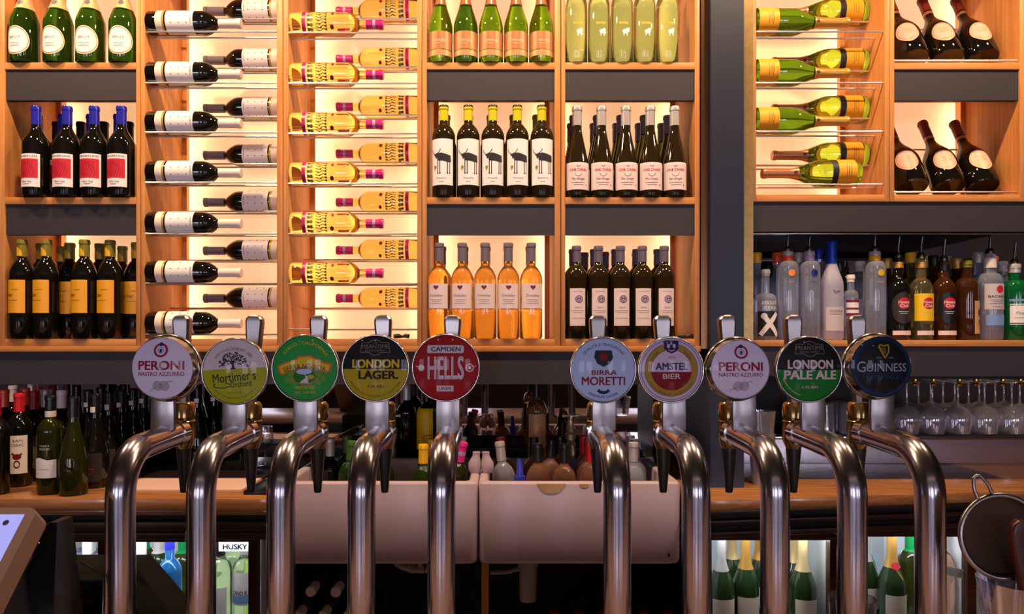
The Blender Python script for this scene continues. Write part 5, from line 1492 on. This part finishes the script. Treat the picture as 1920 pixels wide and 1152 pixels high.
random.seed(3)
leaves, leaves2 = [], []
for i in range(120):
    a, r = random.uniform(0, pi), sqrt(random.random())
    (leaves if i % 3 else leaves2).append(ell(0.46 * r * cos(a), 0.24 + 0.38 * r * sin(a) - 0.10 * (1 - sin(a)) * r, random.uniform(0.022, 0.045), random.uniform(0.018, 0.034), 8))
BADGES = {
    'peroni': (print_white, [
        ('red_print', [ring2(0, 0.60, 0.235, 0.165, 36), T('PERONI', 0, 0.10, 1.52, 0.31, bold=0.045), T('NASTRO AZZURRO', 0, -0.185, 1.52, 0.135, bold=0.02)], p_wine, 1),
        ('crest', [ell(0, 0.80, 0.065, n=20), ring2(0, 0.60, 0.10, 0.085, 24), rect2(-0.04, 0.04, 0.53, 0.64)], p_navy, 2),
        ('hop_print', hops(0, -0.58, 0.20), p_grey, 1)]),
    'mortimer': (p_pale, [
        ('green_half', [half(False, 0.09)], p_olive, 1),
        ('tree_leaves', leaves, p_ink, 2), ('tree_leaves', leaves2, p_grey, 2),
        ('tree_trunk', [pol((-0.10, 0.075), (-0.035, 0.14), (-0.03, 0.30), (-0.10, 0.42), (0, 0.34), (0.10, 0.44), (0.03, 0.28), (0.035, 0.14), (0.10, 0.075))], p_ink, 3),
        ('lettering', [T('Mortimer\'s', 0.0, -0.16, 1.36, 0.30, bold=0.008, rot=0.05), T('Orchard', 0.20, -0.40, 0.66, 0.19, bold=0.01, rot=0.04), stroke([(-0.40 + 0.28 * cos(0.5 * k + 2.4), -0.42 + 0.08 * sin(0.5 * k + 2.4)) for k in range(11)], 0.03), T('4.5% VOL', 0.0, -0.66, 0.44, 0.06)], p_ink, 2),
        ('rim_lettering', [arc_text('WESTONS CIDER EST 1880', 0.72, 0, 106, 0.085)], p_ink, 2), ('lower_lettering', [arc_text('HERDS OF CIDER FROM MUCH MARCLE', 0.84, 180, 104, 0.05, inside=True)], p_ink, 2)]),
    'sierra': (p_green, [
        ('rim_lettering', [arc_text('CHICO - CALIFORNIA', 0.80, 4, 116, 0.10)], p_yellow, 1), ('lower_lettering', [T('IMPORTED', 0.02, -0.60, 0.60, 0.10), T('ALC. 5.0% VOL', 0.02, -0.75, 0.64, 0.08)], p_yellow, 1),
        ('banner_edge', [pol((-0.86, 0.08), (-0.60, 0.20), (-0.30, 0.28), (-0.16, 0.40), (0, 0.38), (0.20, 0.42), (0.34, 0.32), (0.60, 0.20), (0.88, 0.14), (0.80, -0.10), (0.66, -0.16), (0.44, -0.06), (0.20, 0.02), (-0.20, 0.0), (-0.50, -0.10), (-0.70, -0.22), (-0.82, -0.12))], p_rust, 1),
        ('banner', [pol((-0.80, 0.06), (-0.56, 0.17), (-0.28, 0.25), (-0.14, 0.35), (0.18, 0.36), (0.32, 0.28), (0.58, 0.15), (0.80, 0.09), (0.74, -0.08), (0.62, -0.10), (0.42, -0.02), (0.20, 0.06), (-0.20, 0.04), (-0.48, -0.05), (-0.68, -0.16), (-0.75, -0.10))], p_yellow, 2),
        ('banner_lettering', [arc_text('SIERRA NEVADA', 1.9, 0, 41, 0.155, bold=0.02, cy_=-1.83)], p_brown, 3),
        ('hop_leaves', [ell(x, y, 0.085, 0.11, 14) for x, y in ((-0.42, -0.18), (0.46, -0.16), (-0.56, -0.34), (0.58, -0.32), (-0.40, -0.38), (0.40, -0.40))], PM('hop', (96, 140, 44)), 1),
        ('picture_rim', [ell(0, -0.24, 0.38, 0.28, 32)], p_rust, 2), ('landscape', [ell(0, -0.24, 0.355, 0.255, 32)], p_dgreen, 3),
        ('landscape_sky', [ell(0.0, -0.10, 0.24, 0.09, 20)], p_sky, 4), ('landscape_river', [pol((-0.16, -0.46), (0.12, -0.47), (0.06, -0.36), (0.16, -0.28), (0.02, -0.20), (0.04, -0.30), (-0.06, -0.36))], p_pale, 4), ('landscape_bank', [ell(0.20, -0.27, 0.12, 0.07, 16)], p_olive, 4)]),
    'london_lager': (p_black, [
        ('lower_half', [half(False, -0.02)], p_mustard, 1), ('brewery_plate', brewery_plate(), p_grey, 1),
        ('lettering', [T('LONDON', 0.02, 0.15, 1.46, 0.27, bold=0.05)], p_yellow, 1),
        ('dark_lettering', [T('LAGER.', 0.10, -0.20, 1.24, 0.27, bold=0.06), T('4.5% ABV', 0.02, -0.56, 0.54, 0.09, bold=0.02)], p_black, 2), ('rim_lettering', [arc_text('BREWED IN LONDON BY MEANTIME', 0.87, 180, 124, 0.06, inside=True)], p_black, 2)]),
    'hells': (p_red, [
        ('name_plate', [pol((-0.56, 0.46), (0.53, 0.46), (0.56, 0.50), (0.56, 0.66), (0.52, 0.70), (-0.54, 0.70), (-0.57, 0.66), (-0.58, 0.50))], p_pale, 1), ('plate_lettering', [T('CAMDEN', 0, 0.58, 0.92, 0.14, bold=0.04), T('LAGER', -0.02, -0.64, 0.38, 0.09, bold=0.03)], p_navy, 2),
        ('lower_plate', [rect2(-0.28, 0.24, -0.73, -0.55)], p_pale, 1),
        ('letter_shadow', [T('HELLS', -0.02, -0.03, 1.12, 0.72, bold=0.05)], p_wine, 1), ('lettering', [T('HELLS', 0.0, 0.0, 1.12, 0.72, bold=0.035)], p_pale, 2), ('letter_line', [T('HELLS', 0.0, 0.0, 1.07, 0.66, bold=-0.042)], p_wine, 3),
        ('emblem', [ring2(0.74, 0.0, 0.13, 0.09, 24), ell(0.74, 0, 0.05, n=14), stroke([(0.84, 0.02), (0.94, 0.06)], 0.02)], p_pale, 1), ('emblem', [ell(-0.76, 0.0, 0.10, n=20), stroke([(-0.94, 0.05), (-0.82, 0.02)], 0.03)], p_pale, 1)]),
    'moretti': (p_sky, [
        ('rim_lettering', [arc_text('QUALITA E TRADIZIONE', 0.80, 0, 104, 0.095, bold=0.01)], p_navy, 1), ('lower_lettering', [arc_text('PREMIUM LAGER', 0.86, 180, 64, 0.085, bold=0.01, inside=True)], p_navy, 1),
        ('emblem', [pol((-0.26, 0.62), (0.26, 0.62), (0.30, 0.40), (0.20, 0.20), (0.0, 0.10), (-0.20, 0.20), (-0.30, 0.40))], p_ink, 1), ('emblem_mark', [ell(0.0, 0.42, 0.13, 0.13, 20)], p_crim, 2),
        ('lettering', [T('BIRRA', 0.02, -0.08, 0.80, 0.16, bold=0.03), T('MORETTI', 0, -0.35, 1.38, 0.27, bold=0.032)], p_crim, 2),
        ('ribbon', [stroke([(-0.18, -0.64), (-0.1, -0.70), (0, -0.72), (0.1, -0.70), (0.18, -0.64)], 0.10)], p_ink, 1)]),
    'amstel': (p_lilac, [
        ('gold_ring', [ring2(0, 0, 0.83, 0.645, 60)], p_gold, 1), ('ring_lines', [ring2(0, 0, 0.95, 0.935, 60), ring2(0, 0, 0.845, 0.83, 60)], p_navy, 1), ('ring_line', [ring2(0, 0, 0.65, 0.635, 60)], p_brown, 2),
        ('red_half', [half(False, -0.06, 0.635)], p_crim, 1),
        ('rim_lettering', [arc_text('LAGER', 0.695, -52, 32, 0.095)], p_brown, 2), ('rim_lettering', [arc_text('BIER', 0.695, 48, 26, 0.095)], p_brown, 2), ('lower_lettering', [arc_text('BROUWERIJ B.V. AMSTERDAM', 0.785, 180, 118, 0.085, inside=True)], p_brown, 2),
        ('shield', [pol((-0.25, 0.90), (-0.22, 0.80), (-0.24, 0.70), (-0.14, 0.58), (0, 0.52), (0.14, 0.58), (0.24, 0.70), (0.22, 0.80), (0.25, 0.90), (0.10, 0.93), (0, 0.90), (-0.10, 0.93))], p_navy, 3),
        ('shield_pattern', [ell(-0.09, 0.76, 0.05, 0.07, 12), ell(0.09, 0.76, 0.05, 0.07, 12), stroke([(-0.10, 0.64), (0, 0.60), (0.10, 0.64)], 0.03), ell(0, 0.84, 0.04, 0.04, 12)], p_lilac, 4),
        ('lettering', [T('AMSTEL', 0, 0.115, 1.02, 0.23, bold=0.045), T('1870', 0, 0.40, 0.22, 0.055)], p_navy, 2), ('white_lettering', [T('BIER', 0, -0.20, 0.56, 0.16, bold=0.02)], p_pale, 2)]),
    'london_pale': (p_black, [
        ('lower_half', [half(False, -0.01)], p_dgreen, 1), ('brewery_plate', brewery_plate(), p_grey, 1),
        ('lettering', [T('LONDON', 0.02, 0.16, 1.44, 0.29, bold=0.05), T('PALE ALE', 0.02, -0.17, 1.66, 0.28, bold=0.05), T('4.3% ABV', 0, -0.56, 0.54, 0.085)], p_pale, 2), ('rim_lettering', [arc_text('BREWED IN LONDON', 0.87, 225, 50, 0.05, inside=True)], p_pale, 2)]),
    'guinness': (p_black, [
        ('blue_rim', [ring2(0, 0, 0.99, 0.90, 60)], p_blue, 1), ('blue_glow', [ring2(0, 0, 0.90, 0.84, 60)], PM('dim_blue', (8, 24, 52)), 1),
        ('harp', [stroke([(-0.12, 0.68), (-0.06, 0.74), (0.06, 0.70), (0.22, 0.74)], 0.05), stroke([(-0.12, 0.68), (-0.02, 0.46), (0.06, 0.30)], 0.05), stroke([(0.22, 0.74), (0.20, 0.50), (0.06, 0.30)], 0.045)] + [stroke([(-0.06 + 0.05 * k, 0.66), (0.0 + 0.03 * k, 0.46 - 0.01 * k)], 0.012) for k in range(4)], p_gold, 1),
        ('lettering', [T('G', -0.70, 0.0, 0.26, 0.36), T('UINNESS', 0.14, -0.02, 1.36, 0.28), T('ESTD', -0.14, 0.30, 0.16, 0.04), T('1759', 0.26, 0.30, 0.14, 0.04)], PM('pale_blue', (150, 160, 190)), 2),
        ('small_lettering', [T('EXTRA COLD', 0.02, -0.34, 1.10, 0.11, bold=0.02), rect2(-0.62, 0.66, -0.235, -0.22), rect2(-0.64, -0.62, -0.42, -0.24), rect2(0.66, 0.68, -0.42, -0.24)], p_dblue, 2)]),
}


def badge_parts(t, art, R, thick, dome, y, z, roll, xoff, yaw):
    """A badge: metal rim on a round body with a printed, slightly domed face."""
    base, layers = BADGES[art]
    M = Matrix.Translation((xoff, y, z)) @ Matrix.Rotation(yaw, 4, 'Z') @ Matrix.Rotation(roll, 4, 'Y') @ Matrix.Rotation(pi / 2, 4, 'X')

    def piece(nm, me, parent):
        o = bpy.data.objects.new(nm, me)
        COL.objects.link(o)
        o.parent = parent
        return o
    Rf = R * (0.935 if thick < 0.015 else 0.87)
    if thick < 0.015:
        rm, rr = (R + Rf) / 2, (R - Rf) / 2
        pr = [(0, -0.002), (R - 0.003, -0.002), (R, 0.001)] + [(rm + rr * cos(a_), 0.0062 + 0.0042 * sin(a_)) for a_ in [pi * i / 8 for i in range(9)]]
    else:
        pr = [(0, -0.002), (R - 0.003, -0.002), (R, 0.002), (R, 0.005), (R - 0.002, 0.008), (R - 0.004, 0.009), (Rf + 0.002, thick - 0.004), (Rf + 0.0012, thick + 0.0005), (Rf, thick - 0.001)]
    rim = piece('badge_rim', MB().lathe(pr, 56, M).mesh('badge_rim', chrome, angle=50), t)
    f0 = thick - 0.001

    def fn(u, v, lift):
        u, v = u * Rf, v * Rf
        q = min(1.0, (u * u + v * v) / (Rf * Rf))
        # face looks towards -y after the rotation: local z is the outward normal
        p = M @ Vector((u, v, f0 + dome * (1 - q) + lift))
        return tuple(p)
    rings = [(Rf * k / 10, f0 + dome * (1 - (k / 10) ** 2)) for k in range(11)]
    face = piece('badge_face', MB().lathe(rings, 56, M).mesh('badge_face', base, angle=80), rim)
    for nm, shapes, m, lv in [(n_, part_, m_, l_) for n_, sh_, m_, l_ in layers for part_ in ([[q] for q in sh_] if n_.endswith(('lettering', 'red_print')) else [sh_])]:
        piece(nm, decal_mesh(nm, shapes, m, fn, 0.09, 0.0002 + 0.00022 * lv), rim)


# ------------------------------------------------------------------ beer taps
Y1, Y2 = 1.20, 1.405
ZH = 1.243
tap_defs = [
    (226, 'peroni', 0.0640, 0.026, -0.02, 'lavender badge at the far left end', 0.0),
    (377, 'mortimer', 0.0635, 0.009, 0.0, 'tree badge over an olive-green half', 0.0),
    (527, 'sierra', 0.0640, 0.009, 0.0, 'bright green badge with a yellow banner', 0.0),
    (678, 'london_lager', 0.0640, 0.009, 0.0, 'black and mustard badge', 0.0),
    (827.5, 'hells', 0.0645, 0.009, 0.0, 'red badge with tall white letters', 0.0),
    (1157, 'moretti', 0.0630, 0.009, 0.0, 'sky-blue badge with red lettering', 0.0),
    (1305, 'amstel', 0.0630, 0.009, 0.0, 'gold-ringed badge with a dark red half', 0.0),
    (1453, 'peroni', 0.0612, 0.026, 0.0, 'lavender badge right of the gold-ringed one', 0.0),
    (1598, 'london_pale', 0.0630, 0.009, 0.0, 'black and green badge with white lettering', 0.0),
    (1744, 'guinness', 0.0632, 0.026, 0.0, 'black badge with a gold harp', 0.0),
]
badge_px = [304, 440, 572, 704, 836, 1131, 1258, 1388, 1517, 1652]
badge_py = [691, 697, 691, 691, 690, 694, 694, 693, 693, 688]
path = [(0, 0, 0), (0, 0, ZH - 0.075 - BT)]
for k in range(1, 13):
    a = pi / 2 * k / 12
    path.append((0, 0.075 * (1 - cos(a)), ZH - 0.075 + 0.075 * sin(a) - BT))
path.append((0, Y2 - Y1, ZH - BT + 0.006))
riser_me = MB().tube(path, 0.0235, 32).mesh('riser_pipe', steel, angle=50)
base_me = MB().lathe([(0, 0), (0.04, 0), (0.04, 0.006), (0.028, 0.012), (0, 0.012)], 32).mesh('base_flange', chrome)
zb = ZH - BT
collar_me = MB().tube([(0, Y2 - Y1 - 0.012, zb + 0.006), (0, Y2 - Y1 + 0.014, zb + 0.006)], 0.0255, 32).mesh('collar', chrome)
fy0 = Y2 - Y1 + 0.036
faucet_me = MB().lathe([(0, -0.030), (0.014, -0.030), (0.0215, -0.012), (0.0215, 0.026), (0.0195, 0.028), (0.0195, 0.031), (0.0215, 0.033), (0.0215, 0.058), (0.017, 0.064), (0, 0.064)], 28, Matrix.Translation((0, fy0, zb))).mesh('faucet_body', brass)
noz_me = MB().lathe([(0, -0.118), (0.0065, -0.118), (0.0075, -0.114), (0.0145, -0.036), (0.0145, -0.029), (0, -0.029)], 24, Matrix.Translation((0, fy0, zb))).mesh('nozzle', black_plastic)
br = MB()
br.loft([[(x * sx + 0, 0.152 + yy, z) for x, yy in ((-0.0225, -0.005), (0.0225, -0.005), (0.0225, 0.006), (-0.0225, 0.006))] for z, sx in ((zb + 0.018, 0.98), (zb + 0.05, 1.0), (zb + 0.10, 0.95))])
neck_me = br.mesh('badge_neck', handle_metal, bevel=0.0015)


def handle_loop(z, w, d, ch):
    return [(-w + ch, -d, z), (w - ch, -d, z), (w, -d + ch, z), (w, d - ch, z), (w - ch, d, z), (-w + ch, d, z), (-w, d - ch, z), (-w, -d + ch, z)]


hl = [handle_loop(0.0, 0.008, 0.008, 0.003), handle_loop(0.05, 0.0105, 0.009, 0.003), handle_loop(0.100, 0.0125, 0.010, 0.0035), handle_loop(0.165, 0.0172, 0.011, 0.004), handle_loop(0.172, 0.0165, 0.0105, 0.004), handle_loop(0.1775, 0.0125, 0.009, 0.004), handle_loop(0.180, 0.006, 0.005, 0.002)]
hand_me = MB().loft(hl).mesh('handle', handle_metal, angle=20)
for i, (px, art, R, thick, roll, lab, yaw) in enumerate(tap_defs):
    x = PX(px, Y1)
    t = thing('beer_tap', 'curved steel beer tap with ' + lab, 'beer tap', (x, Y1, BT), 'beer taps along the bar')
    link('base_flange', base_me, t)
    link('riser_pipe', riser_me, t)
    link('collar', collar_me, t)
    f = link('faucet_body', faucet_me, t)
    link('nozzle', noz_me, f)
    h = link('handle', hand_me, t)
    h.location = (0, fy0 + 0.004, zb + 0.060)
    h.rotation_euler = (radians(2), radians((-1, 3, 1, -1, 1, 0, -1, -2, -1, -2)[i]), 0)
    link('badge_neck', neck_me, t)
    yb = 0.146 if thick < 0.015 else 0.148
    D = Y1 + yb - thick
    badge_parts(t, art, R, thick, 0.0075 if thick < 0.015 else 0.009, yb, PZ(badge_py[i], D) - BT, radians((0, -3, -1, 0, 0, 0, 0, 0, 0, 0)[i]), PX(badge_px[i], D) - x, 0)

# ------------------------------------------------------------------ till on the left of the bar
till_case = mat('till_case', S(122, 94, 84), 0.4, noise=0.05, nscale=120)
screen_glow = mat('till_screen', (0.2, 0.22, 0.6), 0.2, emit=0.62, ecol=(0.42, 0.45, 1.0))
Dt = 1.06
tx, tz = PX(73, Dt), PZ(952, Dt)
t = thing('till', 'tilted till with a glowing blue screen at the left end of the bar', 'till', (tx, Dt, BT))
Ms = Matrix.Translation((0, 0, tz - BT)) @ Matrix.Rotation(radians(-44), 4, 'X')
case = MB()
case.loft([[tuple(Ms @ Vector((x, yy, z))) for x, z, _ in rrect(-0.42, 0.0, -0.30, 0.0, 0, 0.014)] for yy in (0.0, 0.004, 0.034)])
co = case.build('screen_case', till_case, t, angle=30)
sc_ = MB().add([tuple(Ms @ Vector(p)) for p in ((-0.40, -0.0008, -0.27), (-0.015, -0.0008, -0.27), (-0.015, -0.0008, -0.012), (-0.40, -0.0008, -0.012))], [(0, 1, 2, 3)]).build('screen', screen_glow, co, smooth=False)
ic = MB()
for u, v in ((-0.036, -0.026), (-0.055, -0.026), (-0.065, -0.06), (-0.085, -0.12)):
    ic.add([tuple(Ms @ Vector((u + 0.0045 * cos(a), -0.0014, v + 0.0045 * sin(a)))) for a in [2 * pi * i / 14 for i in range(14)]], [tuple(range(14))])
ic.build('screen_icons', l_navy, sc_, smooth=False)
MB().add([tuple(Ms @ Vector((-0.026 - 0.004 * cos(a) - 0.003, -0.0006, -0.275 + 0.008 * sin(a)))) for a in [2 * pi * i / 14 for i in range(14)]], [tuple(range(14))]).build('case_mark', l_darkl, co, smooth=False)
MB().prism([(-0.30, 0.0), (-0.02, 0.0), (-0.02, 0.03), (-0.05, 0.16), (-0.28, 0.16)], -0.06, 0.06).build('foot', black_plastic, t, bevel=0.004)
MB().loft([[(-0.004, 0.05, tz - BT - 0.035), (-0.016, 0.05, tz - BT - 0.035), (-0.016, 0.09, tz - BT - 0.035), (-0.004, 0.09, tz - BT - 0.035)], [(0.006, 0.02, 0), (-0.10, 0.02, 0), (-0.10, 0.11, 0), (0.006, 0.11, 0)]]).build('stand_arm', black_plastic, t)
MB().tube([(0.002, 0.10, 0.13), (0.03, 0.12, 0.10), (0.034, 0.11, 0.04), (0.02, 0.09, 0.004), (-0.03, 0.12, 0.003)], 0.002, 8).build('cable', black_plastic, t)

# dark receipt printer on a low work shelf behind the bar
ws = thing('work_shelf', 'dark steel work shelf behind the front bar', 'shelf', (0, 1.27, 0.0))
MB().box(-2.0, 2.0, 0, 0.30, 0.70, 0.715).build('shelf_top', black_matt, ws)
for xx in (-1.9, -0.6, 0.6, 1.9):
    MB().box(xx, xx + 0.03, 0.05, 0.08, 0, 0.6995).build('leg', black_matt, ws)
D = 1.42
pr_ = thing('receipt_printer', 'black sloping receipt printer behind the first tap', 'printer', (PX(160, D), D, 0.7155))
a_, b_, c_ = PX(40, D) - PX(160, D), PX(248, D) - PX(160, D), PX(330, D) - PX(160, D)
zt = PZ(1062, D) - 0.7155
MB().prism([(a_, 0), (c_ + 0.02, 0), (c_ + 0.02, zt - 0.125), (b_, zt), (a_, zt)], -0.08, 0.08).build('printer_case', mat('printer_black', (0.006, 0.006, 0.006), 0.9, spec=0.1), pr_, bevel=0.004)
MB().box(a_ + 0.03, b_ - 0.03, -0.084, -0.0795, zt - 0.045, zt - 0.035).build('paper_slot', black_matt, pr_)

# ------------------------------------------------------------------ glass of bar tools at the right end
D = 1.10
jx = PX(1912, D)
jar = thing('tool_glass', 'clear glass of bar tools at the right end of the bar', 'glass', (jx, D, BT + 0.0005))
MB().lathe([(0, 0), (0.040, 0), (0.042, 0.004), (0.0580, 0.120), (0.0565, 0.120), (0.041, 0.008), (0, 0.008)], 36).build('glass_body', glass_clear, jar, angle=60)
mesh_dark = mat('strainer_mesh', S(78, 54, 40), 0.75, metal=0.0, noise=0.5, nscale=900, bump=0.6)
st_ = thing('strainer', 'fine mesh strainer with wire loop leaning in the glass of tools', 'strainer', (jx - 0.024, D + 0.004, BT + 0.186))
Mr = Matrix.Rotation(radians(-20), 4, 'Y') @ Matrix.Rotation(radians(84), 4, 'X') @ Matrix.Rotation(0, 4, 'Z')
bowl = [(0.062 * cos(pi / 2 * k / 10), -0.034 * sin(pi / 2 * k / 10)) for k in range(10)] + [(0, -0.034)]
MB().lathe(bowl, 40, Mr).build('mesh_bowl', mesh_dark, st_, angle=80)
MB().tube([tuple(Mr @ Vector((0.063 * cos(a), 0.063 * sin(a), 0))) for a in [2 * pi * i / 40 for i in range(41)]], 0.0042, 10, caps=False).build('rim', handle_metal, st_)
lp_ = [(-0.012, 0.060, 0), (-0.0115, 0.082, 0), (-0.006, 0.096, 0), (0.0, 0.099, 0), (0.006, 0.096, 0), (0.0115, 0.082, 0), (0.012, 0.060, 0)]
MB().tube([tuple(Mr @ Vector(p)) for p in lp_], 0.0026, 10).build('wire_loop', handle_metal, st_)
MB().tube([tuple(Mr @ Vector(p)) for p in ((0, -0.066, 0), (0.0, -0.085, -0.002), (0.0, -0.155, -0.004))], [0.005, 0.007, 0.007], 12).build('handle', black_plastic, st_)
kn = thing('bar_knife', 'bar tool with dark red wooden handle standing in the glass', 'knife', (jx + 0.018, D - 0.018, BT + 0.010))
Mk = Matrix.Rotation(radians(-9), 4, 'Y')
MB().loft([[tuple(Mk @ Vector((x, y, z))) for x, y, z in rrect(-w_, w_, -0.008, 0.008, z, 0.006)] for z, w_ in ((0.09, 0.014), (0.11, 0.016), (0.16, 0.018), (0.19, 0.018), (0.205, 0.013), (0.210, 0.006))]).build('handle', mat('rosewood', S(62, 22, 18), 0.3, noise=0.3, nscale=60), kn, angle=50)
MB().prism([(-0.009, 0.0), (0.004, 0.0), (0.011, 0.02), (0.011, 0.095), (-0.011, 0.095)], -0.0012, 0.0012, Mk).build('blade', steel, kn)
MB().tube([tuple(Mk @ Vector((0.004, -0.0088, 0.172))), tuple(Mk @ Vector((0.004, -0.007, 0.172)))], 0.0038, 14).build('rivet', handle_metal, kn)
sp = thing('bar_spoon', 'dark bar spoon handle standing in the glass of tools', 'spoon', (jx + 0.010, D + 0.026, BT + 0.012))
MB().tube([(0, 0, 0.0), (0.006, 0, 0.08), (0.012, 0, 0.122)], 0.0042, 10).build('handle', steel, sp)
MB().lathe([(0, -0.002), (0.012, 0.004), (0.013, 0.014), (0.006, 0.03), (0, 0.03)], 16).build('bowl', steel, sp)
sc2 = thing('glass_mesh_jar', 'patterned glass tumbler between the eighth and tenth taps, near the fridge', 'glass', (PX(1598, 1.50), 1.50, 0.7155))
MB().lathe([(0, 0), (0.034, 0), (0.04, 0.01), (0.046, PZ(1120, 1.5) - 0.7155), (0.044, PZ(1120, 1.5) - 0.7155), (0.036, 0.012), (0, 0.012)], 28).build('glass_body', glass_clear, sc2)
# ------------------------------------------------------------------ keep neighbouring bottles from touching
ZONES = [(xs(i0) + 0.001, xs(i1) - 0.001, 2.27, 2.574) for i0, i1 in ((9, 255), (800, 1040), (1060, 1303), (1677, 1912))]
ZONES += [(xs(1412), 2.2, 2.30, 2.700)]
ZONES += [(SX0 + 0.046, SXM0 - 0.046, 2.187, 2.550), (SXM1 + 0.046, SX1 - 0.046, 2.187, 2.550)]
for f_, a_, b_, y_ in ((f1, PX(66, D0) - 0.04, PX(492, D0) + 0.01, fy), (f2, PX(1316, D0), PX(1588, D0), fy2), (f3, PX(1594, D0), PX(1870, D0), fy3)):
    ZONES.append((a_ + 0.023, b_ - 0.023, y_ + 0.037, 2.832))


def zone_of(p):
    best = None
    for i, (x0, x1, y0, y1) in enumerate(ZONES):
        if x0 - 0.06 <= p.x <= x1 + 0.06 and y0 - 0.06 <= p.y <= y1 + 0.06:
            if (i in (5, 6)) != (0.78 < p.z < 0.85):
                continue
            if (i >= 7) != (p.z < 0.60):
                continue
            if i < 5 and p.z < 1.3:
                continue
            d = abs(p.x - (x0 + x1) / 2) - (x1 - x0) / 2
            if best is None or d < best[0]:
                best = (d, i)
    return best[1] if best else None


groups = {}
for root, R in UPRIGHT:
    groups.setdefault((zone_of(root.location), round(root.location.z, 1)), []).append((root, R + 0.0013))
for (zn, _), items in groups.items():
    for it in range(220):
        moved = False
        for i in range(len(items)):
            a, ra = items[i]
            for b, rb in items[i + 1:]:
                if abs(a.location.z - b.location.z) > 0.05:
                    continue
                dx, dy = b.location.x - a.location.x, b.location.y - a.location.y
                d = sqrt(dx * dx + dy * dy) or 1e-4
                gap = ra + rb - d
                if gap > 1e-5:
                    ux, uy = dx / d, dy / d
                    wb = 0.5 if abs(dy) < 0.03 else (0.9 if dy > 0 else 0.1)
                    b.location.x += ux * gap * wb
                    b.location.y += uy * gap * wb
                    a.location.x -= ux * gap * (1 - wb)
                    a.location.y -= uy * gap * (1 - wb)
                    moved = True
        if zn is not None:
            x0, x1, y0, y1 = ZONES[zn]
            for a, ra in items:
                lean = a.rotation_euler.y * 0.20
                lean = max(abs(lean) - 0.010, 0) * (1 if lean > 0 else -1)
                a.location.x = min(max(a.location.x, x0 + ra - min(lean, 0)), x1 - ra - max(lean, 0))
                a.location.y = min(max(a.location.y, y0 + ra), y1 - ra)
        if not moved:
            break
